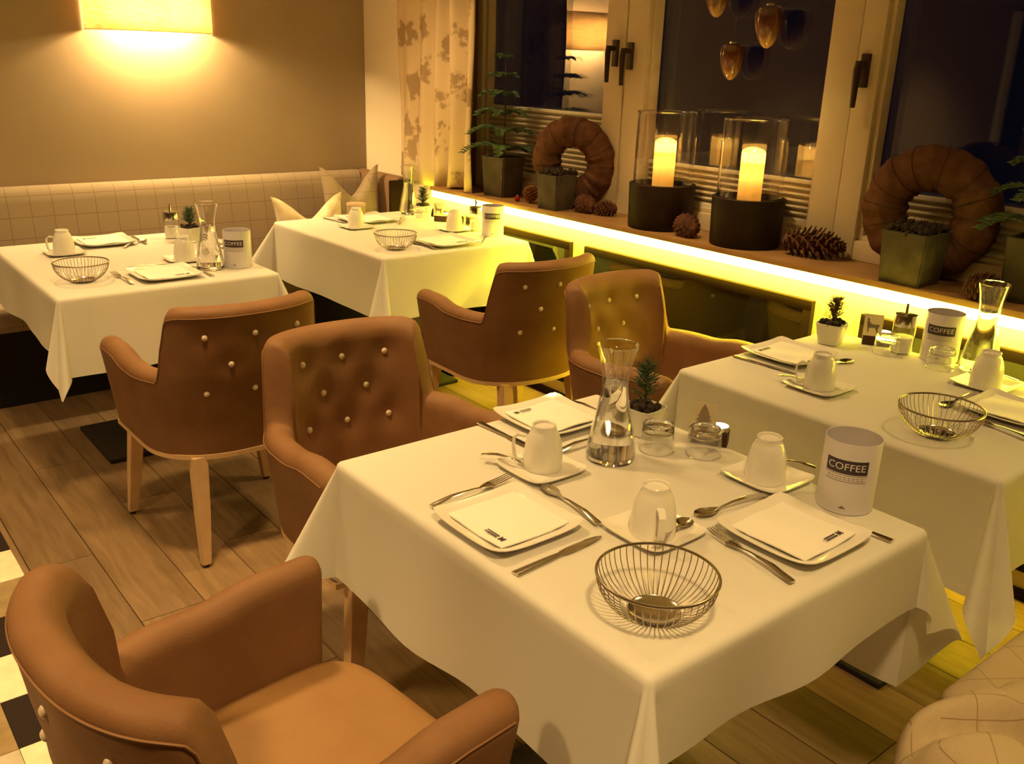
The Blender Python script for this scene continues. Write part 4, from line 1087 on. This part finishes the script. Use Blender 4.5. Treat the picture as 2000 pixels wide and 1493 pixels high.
def lantern(label, clab, x_, y_):
    t = thing('candle_lantern', label, 'lantern', (x_, y_, ZS), 0, 'dark lanterns with glass cylinder')
    R, H = .136, .180
    lathe_o('base', [(0, 0), (R*.94, 0), (R*.96, .003), (R, H-.002), (R-.002, H), (R-.012, H), (R-.014, H-.02), (0, H-.02)], M_DARKWOOD, t, 56)
    bm = bmesh.new(); r_ = R-.015; lathe(bm, [(r_, H-.02), (r_, .46)], 56); lathe(bm, [(r_-.003, H-.02), (r_-.003, .46)], 56); O('glass_cylinder', bm, M_GLASS, t)
    bm = bmesh.new(); tube(bm, [(r_*math.cos(2*PI*i/56), r_*math.sin(2*PI*i/56), .46) for i in range(56)], .0028, 6, closed=True); O('glass_rim', bm, M_SOLIDGLASS, t)
    c_ = thing('pillar_candle', clab, 'candle', (x_, y_, ZS+H-.0195), 0, 'glowing pillar candles')
    bm = bmesh.new(); h = .19; rc = .044; G = []
    prof = [(rc, 0), (rc, .06), (rc, .11), (rc, h-.010), (rc*.97, h-.002), (rc*.9, h), (rc*.84, h-.004)]
    for q, z in prof:
        G.append([bm.verts.new((q*math.cos(2*PI*i/40), q*math.sin(2*PI*i/40), z+(.006*math.sin(2*PI*i/40+.8)+.003*math.sin(4*PI*i/40))*(z > h-.02))) for i in range(40)])
    grid_faces(bm, G, True); O('wax_wall', bm, M_WAX, c_)
    lathe_o('wax_pool', [(0, h-.045), (rc*.95, h-.045)], M_WAX, c_, 32)
    bm = bmesh.new(); tube(bm, [(0, 0, h-.046), (.001, 0, h-.028)], .0013, 5); O('wick', bm, M_GLIDE, c_)
    bm = bmesh.new(); lathe(bm, [(0, h-.034), (.004, h-.028), (.005, h-.020), (.003, h-.008), (0, h+.001)], 10); O('flame', bm, emis('flame', (1, .75, .3), 40.0), c_)
    for zz, en in ((h-.022, .62), (h-.085, .10)):
        l = bpy.data.lights.new('candle_light', 'POINT'); l.energy = en; l.color = (1.0, .74, .20); l.shadow_soft_size = .008
        lo = bpy.data.objects.new('candle_light', l); col.objects.link(lo); lo.parent = c_; lo.location = (0, 0, zz)
lantern('dark round lantern with glass cylinder, left of the two on the sill', 'glowing pillar candle in the left lantern on the sill', 2.895, 2.617)
lantern('dark round lantern with glass cylinder, right of the two on the sill', 'glowing pillar candle in the right lantern on the sill', 2.895, 2.180)

pt = cement_pot('potted_pine', 'potted Norfolk pine in a tall grey cement pot beside the curtain on the sill', 2.885, 3.665, .155, .19, .12); pt['category'] = 'plant'
norfolk(pt, .185, .47, 5, 6, .215)
pt = cement_pot('potted_pine', 'potted Norfolk pine in grey pot at the right edge of the sill', 2.925, 1.125, .17, .19, .1); pt['category'] = 'plant'
norfolk(pt, .185, .50, 8, 6, .20)
pt = cement_pot('planter', 'grey cement planter of dark moss before the left wreath', 2.835, 3.205, .135, .155, .06); moss_top(pt, .135, .155, 31)
pt = cement_pot('planter', 'grey cement planter of dark moss before the large right wreath', 2.835, 1.475, .155, .165, .0); moss_top(pt, .155, .165, 32)
wreath('brown felt wreath leaning on the left window behind the small planter', 2.925, 3.195, .138, .068, PI/2+.40, -.14, 3)
wreath('large brown felt wreath leaning on the right window', 2.935, 1.495, .143, .072, PI/2+.22, -.12, 4)
pine_cone('reddish pine cone lying left of the first lantern', 2.86, 2.99, .13, .042, 1.3, 1)
pine_cone('small pine cone wedged behind the cone left of the first lantern', 2.93, 2.90, .10, .036, 2.2, 2)
pine_cone('pine cone lying between the two lanterns', 2.80, 2.345, .125, .046, 1.25, 3)
pine_cone('long pine cone lying right of the second lantern', 2.875, 2.00, .23, .056, -PI/2+.35, 4, PI/2, M_CONE)
pine_cone('pine cone standing beside the right planter', 2.785, 1.275, .11, .044, -1.48, 5)
pine_cone('small orange-brown cone between the potted pine and the planter', 2.84, 3.395, .075, .034, .4, 6, .15, mat('orange_cone', (.24, .085, .02), .8))
bb = thing('red_berry', 'tiny red bauble on the sill beside the potted pine', 'bauble', (2.815, 3.46, ZS))
bm = bmesh.new(); bmesh.ops.create_uvsphere(bm, u_segments=16, v_segments=10, radius=.014, matrix=Matrix.Translation((0, 0, .014))); O('ball', bm, mat('red_glass', (.35, .01, .01), .1), bb)
lathe_o('cap', [(0, .027), (.004, .027), (.004, .032), (0, .032)], M_SILVER, bb, 10)

def acorn_mat():
    mt = mat('amber_glaze', (0.3, 0.1, 0.03), 0.08, spec=0.7); nt, N, L = nodes(mt); b = N['Principled BSDF']
    tc = N.new('ShaderNodeTexCoord'); sp_ = N.new('ShaderNodeSeparateXYZ'); L.new(tc.outputs['Generated'], sp_.inputs[0])
    n = N.new('ShaderNodeTexNoise'); n.inputs['Scale'].default_value = 6; L.new(tc.outputs['Generated'], n.inputs['Vector'])
    ad = N.new('ShaderNodeMath'); ad.operation = 'MULTIPLY_ADD'; ad.inputs[1].default_value = .25; L.new(n.outputs['Fac'], ad.inputs[0]); L.new(sp_.outputs['Z'], ad.inputs[2])
    r = N.new('ShaderNodeValToRGB'); e = r.color_ramp.elements; e[0].position = .12; e[0].color = (.62, .38, .10, 1); e[1].position = .85; e[1].color = (.085, .022, .008, 1)
    q = r.color_ramp.elements.new(.4); q.color = (.22, .085, .02, 1); L.new(ad.outputs[0], r.inputs[0]); L.new(r.outputs[0], b.inputs['Base Color']); b.inputs['Coat Weight'].default_value = .6; return mt
M_AMBER = acorn_mat()
def acorn(label, x_, y_, z_, s_=1.0):
    t = thing('acorn_ornament', label, 'ornament', (x_, y_, z_), 0, 'hanging glass acorn ornaments')
    H = .135*s_; R = .046*s_
    prof = [(0, 0), (R*.18, .002), (R*.45, H*.09), (R*.72, H*.24), (R*.90, H*.45), (R*1.0, H*.66), (R*1.0, H*.82), (R*.90, H*.93), (R*.6, H*.985), (R*.22, H)]
    lathe_o('body', prof+[(0, H)], M_AMBER, t, 36)
    lathe_o('cap', [(0, H-.004), (R*.34, H-.004), (R*.34, H+.004), (R*.2, H+.008), (0, H+.009)], M_SILVER, t, 20)
    bm = bmesh.new(); tube(bm, [(0, 0, H+.006), (0, 0, WZ1-.02-z_)], .0007, 4); O('thread', bm, M_GLIDE, t)
acorn('amber glass acorn ornament, lowest of the three before the window', 3.01, 2.418, 1.495, 1.0)
acorn('amber glass acorn ornament, rightmost of the three before the window', 3.00, 2.258, 1.612, 1.1)
acorn('amber glass acorn ornament, topmost and leftmost of the three before the window', 3.00, 2.508, 1.722, 1.1)
